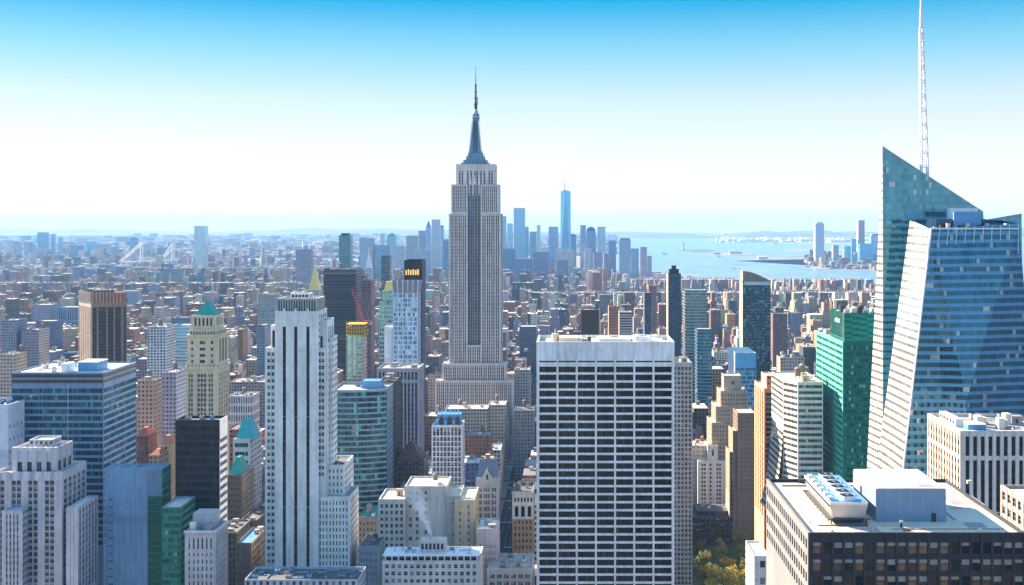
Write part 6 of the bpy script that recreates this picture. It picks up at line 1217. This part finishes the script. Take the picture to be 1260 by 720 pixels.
# ------------------------------------------------------------------ statue, boats, harbour things
Y = gY(308.2); cx = X_(841, Y); o = empty('statue', (cx, Y, 3), 'green robed statue with raised torch on a stone pedestal on the small island', 'statue'); off = (cx, Y, 3)
m = MB(); m.hull(inset(rect(cx - 22, cx + 22, Y - 22, Y + 22), 1), inset(rect(cx - 22, cx + 22, Y - 22, Y + 22), .95), 3, 12, 'roof_tan'); m.hull(inset(rect(cx - 10, cx + 10, Y - 10, Y + 10), 1), inset(rect(cx - 10, cx + 10, Y - 10, Y + 10), .7), 12, 45, 'roof_tan'); m.build('pedestal', o, off)
m = MB(); zz = 45
for (h_, r0, r1) in ((14, 6.5, 5), (12, 5, 4.6), (6, 4.6, 3), (3, 1.6, 1.5), (5, 2.2, 1.9)): m.cyl(cx, Y, zz, zz + h_, r0, r1, 'copper_green', n=12); zz += h_
m.bar((cx - 4, Y, 74), (cx - 6, Y, 92), 1.2, 'copper_green'); m.cyl(cx - 6, Y, 92, 95, 1.5, .3, 'gold', n=8); m.build('figure', o, off)
def boat(px, py, L, lb, nm='ferry'):
    x, y = gp(px, py); o = empty(nm, (x, y, .6), lb, 'boat'); m = MB(); hp = [(x - L / 2, y), (x - L * .4, y - L * .12), (x + L * .35, y - L * .12), (x + L / 2, y), (x + L * .35, y + L * .12), (x - L * .4, y + L * .12)]
    m.hull(inset(hp, .85), hp, .3, L * .09, 'white_metal'); m.build('hull', o, (x, y, .6)); m = MB(); m.hull(inset(hp, .62), inset(hp, .6), L * .09, L * .2, 'white_metal'); m.hull(inset(hp, .35), inset(hp, .33), L * .2, L * .27, 'metal'); m.build('cabin', o, (x, y, .6))
boat(817, 313.4, 70, 'white ferry between downtown and the statue island'); boat(884, 316.4, 55, 'white boat below the flat harbour island'); boat(993, 328.5, 45, 'small boat at the foot of the lone waterfront tower'); boat(903, 331, 30, 'tiny boat in open water above the dark teal tower'); boat(954, 300.5, 90, 'distant ship near the port shore', 'cargo_ship')
def far_bld(nm, lb, px, py, w, d_, h, mat, dome=0):
    x, y = gp(px, py); o = empty(nm, (x, y, 2.2), lb, 'building'); m = MB(); m.box(x - w / 2, x + w / 2, y - d_ / 2, y + d_ / 2, 1.5, h, mat); m.build('wall', o, (x, y, 2.2)); m = MB(); q = rect(x - w / 2 - 2, x + w / 2 + 2, y - d_ / 2 - 2, y + d_ / 2 + 2); m.hull(q, [(x - w * .35, y - .5), (x + w * .35, y - .5), (x + w * .35, y + .5), (x - w * .35, y + .5)], h, h * 1.5, 'roof_white' if not dome else 'copper_green'); m.build('roof', o, (x, y, 2.2))
far_bld('terminal_building', 'white gabled terminal hall on the harbour pier left of the lone tower', 938, 319.5, 70, 40, 20, 'roof_tan'); far_bld('island_hall', 'long hall on the flat harbour island', 905, 313, 110, 50, 18, 'roof_tan', 1); far_bld('island_hall', 'short hall at the left end of the flat harbour island', 882, 313.4, 60, 40, 12, 'red_tile', 1)
mt_ = MB(); r = random.Random(3)
for i in range(700):
    px = r.uniform(852, 1090) if i % 3 else r.uniform(760, 870); py = r.choice((289.2, 290.2, 291.2)) + r.uniform(-.4, .4) if i % 2 or px < 880 else r.uniform(294.5, 298.5); x, y = gp(px, py); w = r.uniform(40, 240); mt_.box(x, x + w, y, y + 120, 0, r.uniform(10, 45), r.choice(('roof_white', 'white_metal', 'roof_tan', 'roof_white')), skip='u')
tag(mt_.build('port_sheds'), 'pale strip of distant port sheds and tanks on the far shore', 'port', kind='stuff')
# ------------------------------------------------------------------ red roofs at left middle
for (xl, xr, yt, Y, lb, mt, cl, ap) in ((167, 182, 536, 840, 'dark brick church-like block with broad red hipped roof', 'red_tile', (.15, .07, .06), 528), (196, 208, 548, 830, 'small tower with steep orange roof between the blue-grey block and black slab', 'orange_tile', (.42, .32, .2), 538), (183, 197, 560, 815, 'low building with flat crimson roof', 'red_tile', (.3, .2, .16), 555)):
    b = Bld('hip_roofed_building', lb, 'building', col=cl); b.boxpx(xl, xr, yt, Y, 18, yb=575, roof='roof_dark', par_h=.3); x0, x1, y0, y1, zr = b.last; pyramid_roof(b, 'hipped_roof', x0 + .3, x1 - .3, y0 + .3, y1 - .3, zr, Z_(ap, Y), mt, .3); b.done()
# ------------------------------------------------------------------ steam
sx0, sy0, sz0 = STEAM; bb = NB('steam'); bb.t.nodes.remove(bb.p); vol = bb.n('ShaderNodeVolumePrincipled'); vol.inputs['Color'].default_value = (1, 1, 1, 1); vol.inputs['Anisotropy'].default_value = .45
mp = bb.n('ShaderNodeNewGeometry').outputs['Position']
nz = bb.noise(mp, .22, 4, .65); tco = bb.n('ShaderNodeTexCoord').outputs['Object']; sp_ = bb.n('ShaderNodeSeparateXYZ'); bb.l(tco, sp_.inputs[0])
cxn = bb.ma('SUBTRACT', sp_.outputs[0], bb.ma('MULTIPLY', sp_.outputs[2], -.42)); rad = bb.ma('ADD', bb.ma('MULTIPLY', sp_.outputs[2], .30), 1.3)
dd = bb.ma('DIVIDE', bb.ma('SQRT', bb.ma('ADD', bb.ma('POWER', cxn, 2), bb.ma('POWER', sp_.outputs[1], 2))), rad)
den = bb.ma('MULTIPLY', bb.ma('MAXIMUM', bb.ma('SUBTRACT', bb.ma('SUBTRACT', bb.ma('MULTIPLY', nz, 2.6), .55), dd), 0), bb.ma('MAXIMUM', bb.ma('SUBTRACT', 1.15, bb.ma('DIVIDE', sp_.outputs[2], 24)), 0))
bb.l(bb.ma('MULTIPLY', den, .8), vol.inputs['Density']); bb.l(vol.outputs[0], bb.out.inputs['Volume']); M['steam'] = bb.m
m = MB(); m.box(-15, 8, -8, 8, 0, 25, 'steam'); o = m.build('steam_plume'); o.location = (sx0, sy0, sz0); tag(o, 'white steam plume drifting up from a chimney before the cream block', 'steam', kind='stuff')
# ------------------------------------------------------------------ the air
hz = bpy.data.materials.new('haze'); hz.use_nodes = True; t = hz.node_tree; t.nodes.clear(); ho = t.nodes.new('ShaderNodeOutputMaterial'); hv = t.nodes.new('ShaderNodeVolumePrincipled')
hv.inputs['Color'].default_value = HAZE_COL; hv.inputs['Density'].default_value = HAZE_D; hv.inputs['Anisotropy'].default_value = HAZE_G
t.links.new(hv.outputs[0], ho.inputs['Volume']); M['haze'] = hz
m = MB(); m.box(-43000, 43000, -7000, 35000, -1.5, 480, 'haze'); tag(m.build('haze'), kind='stuff')
print([o['label'] for o in bpy.data.objects if o.name == 'glass_tower.033'])
print('OBJECTS', len(bpy.data.objects))
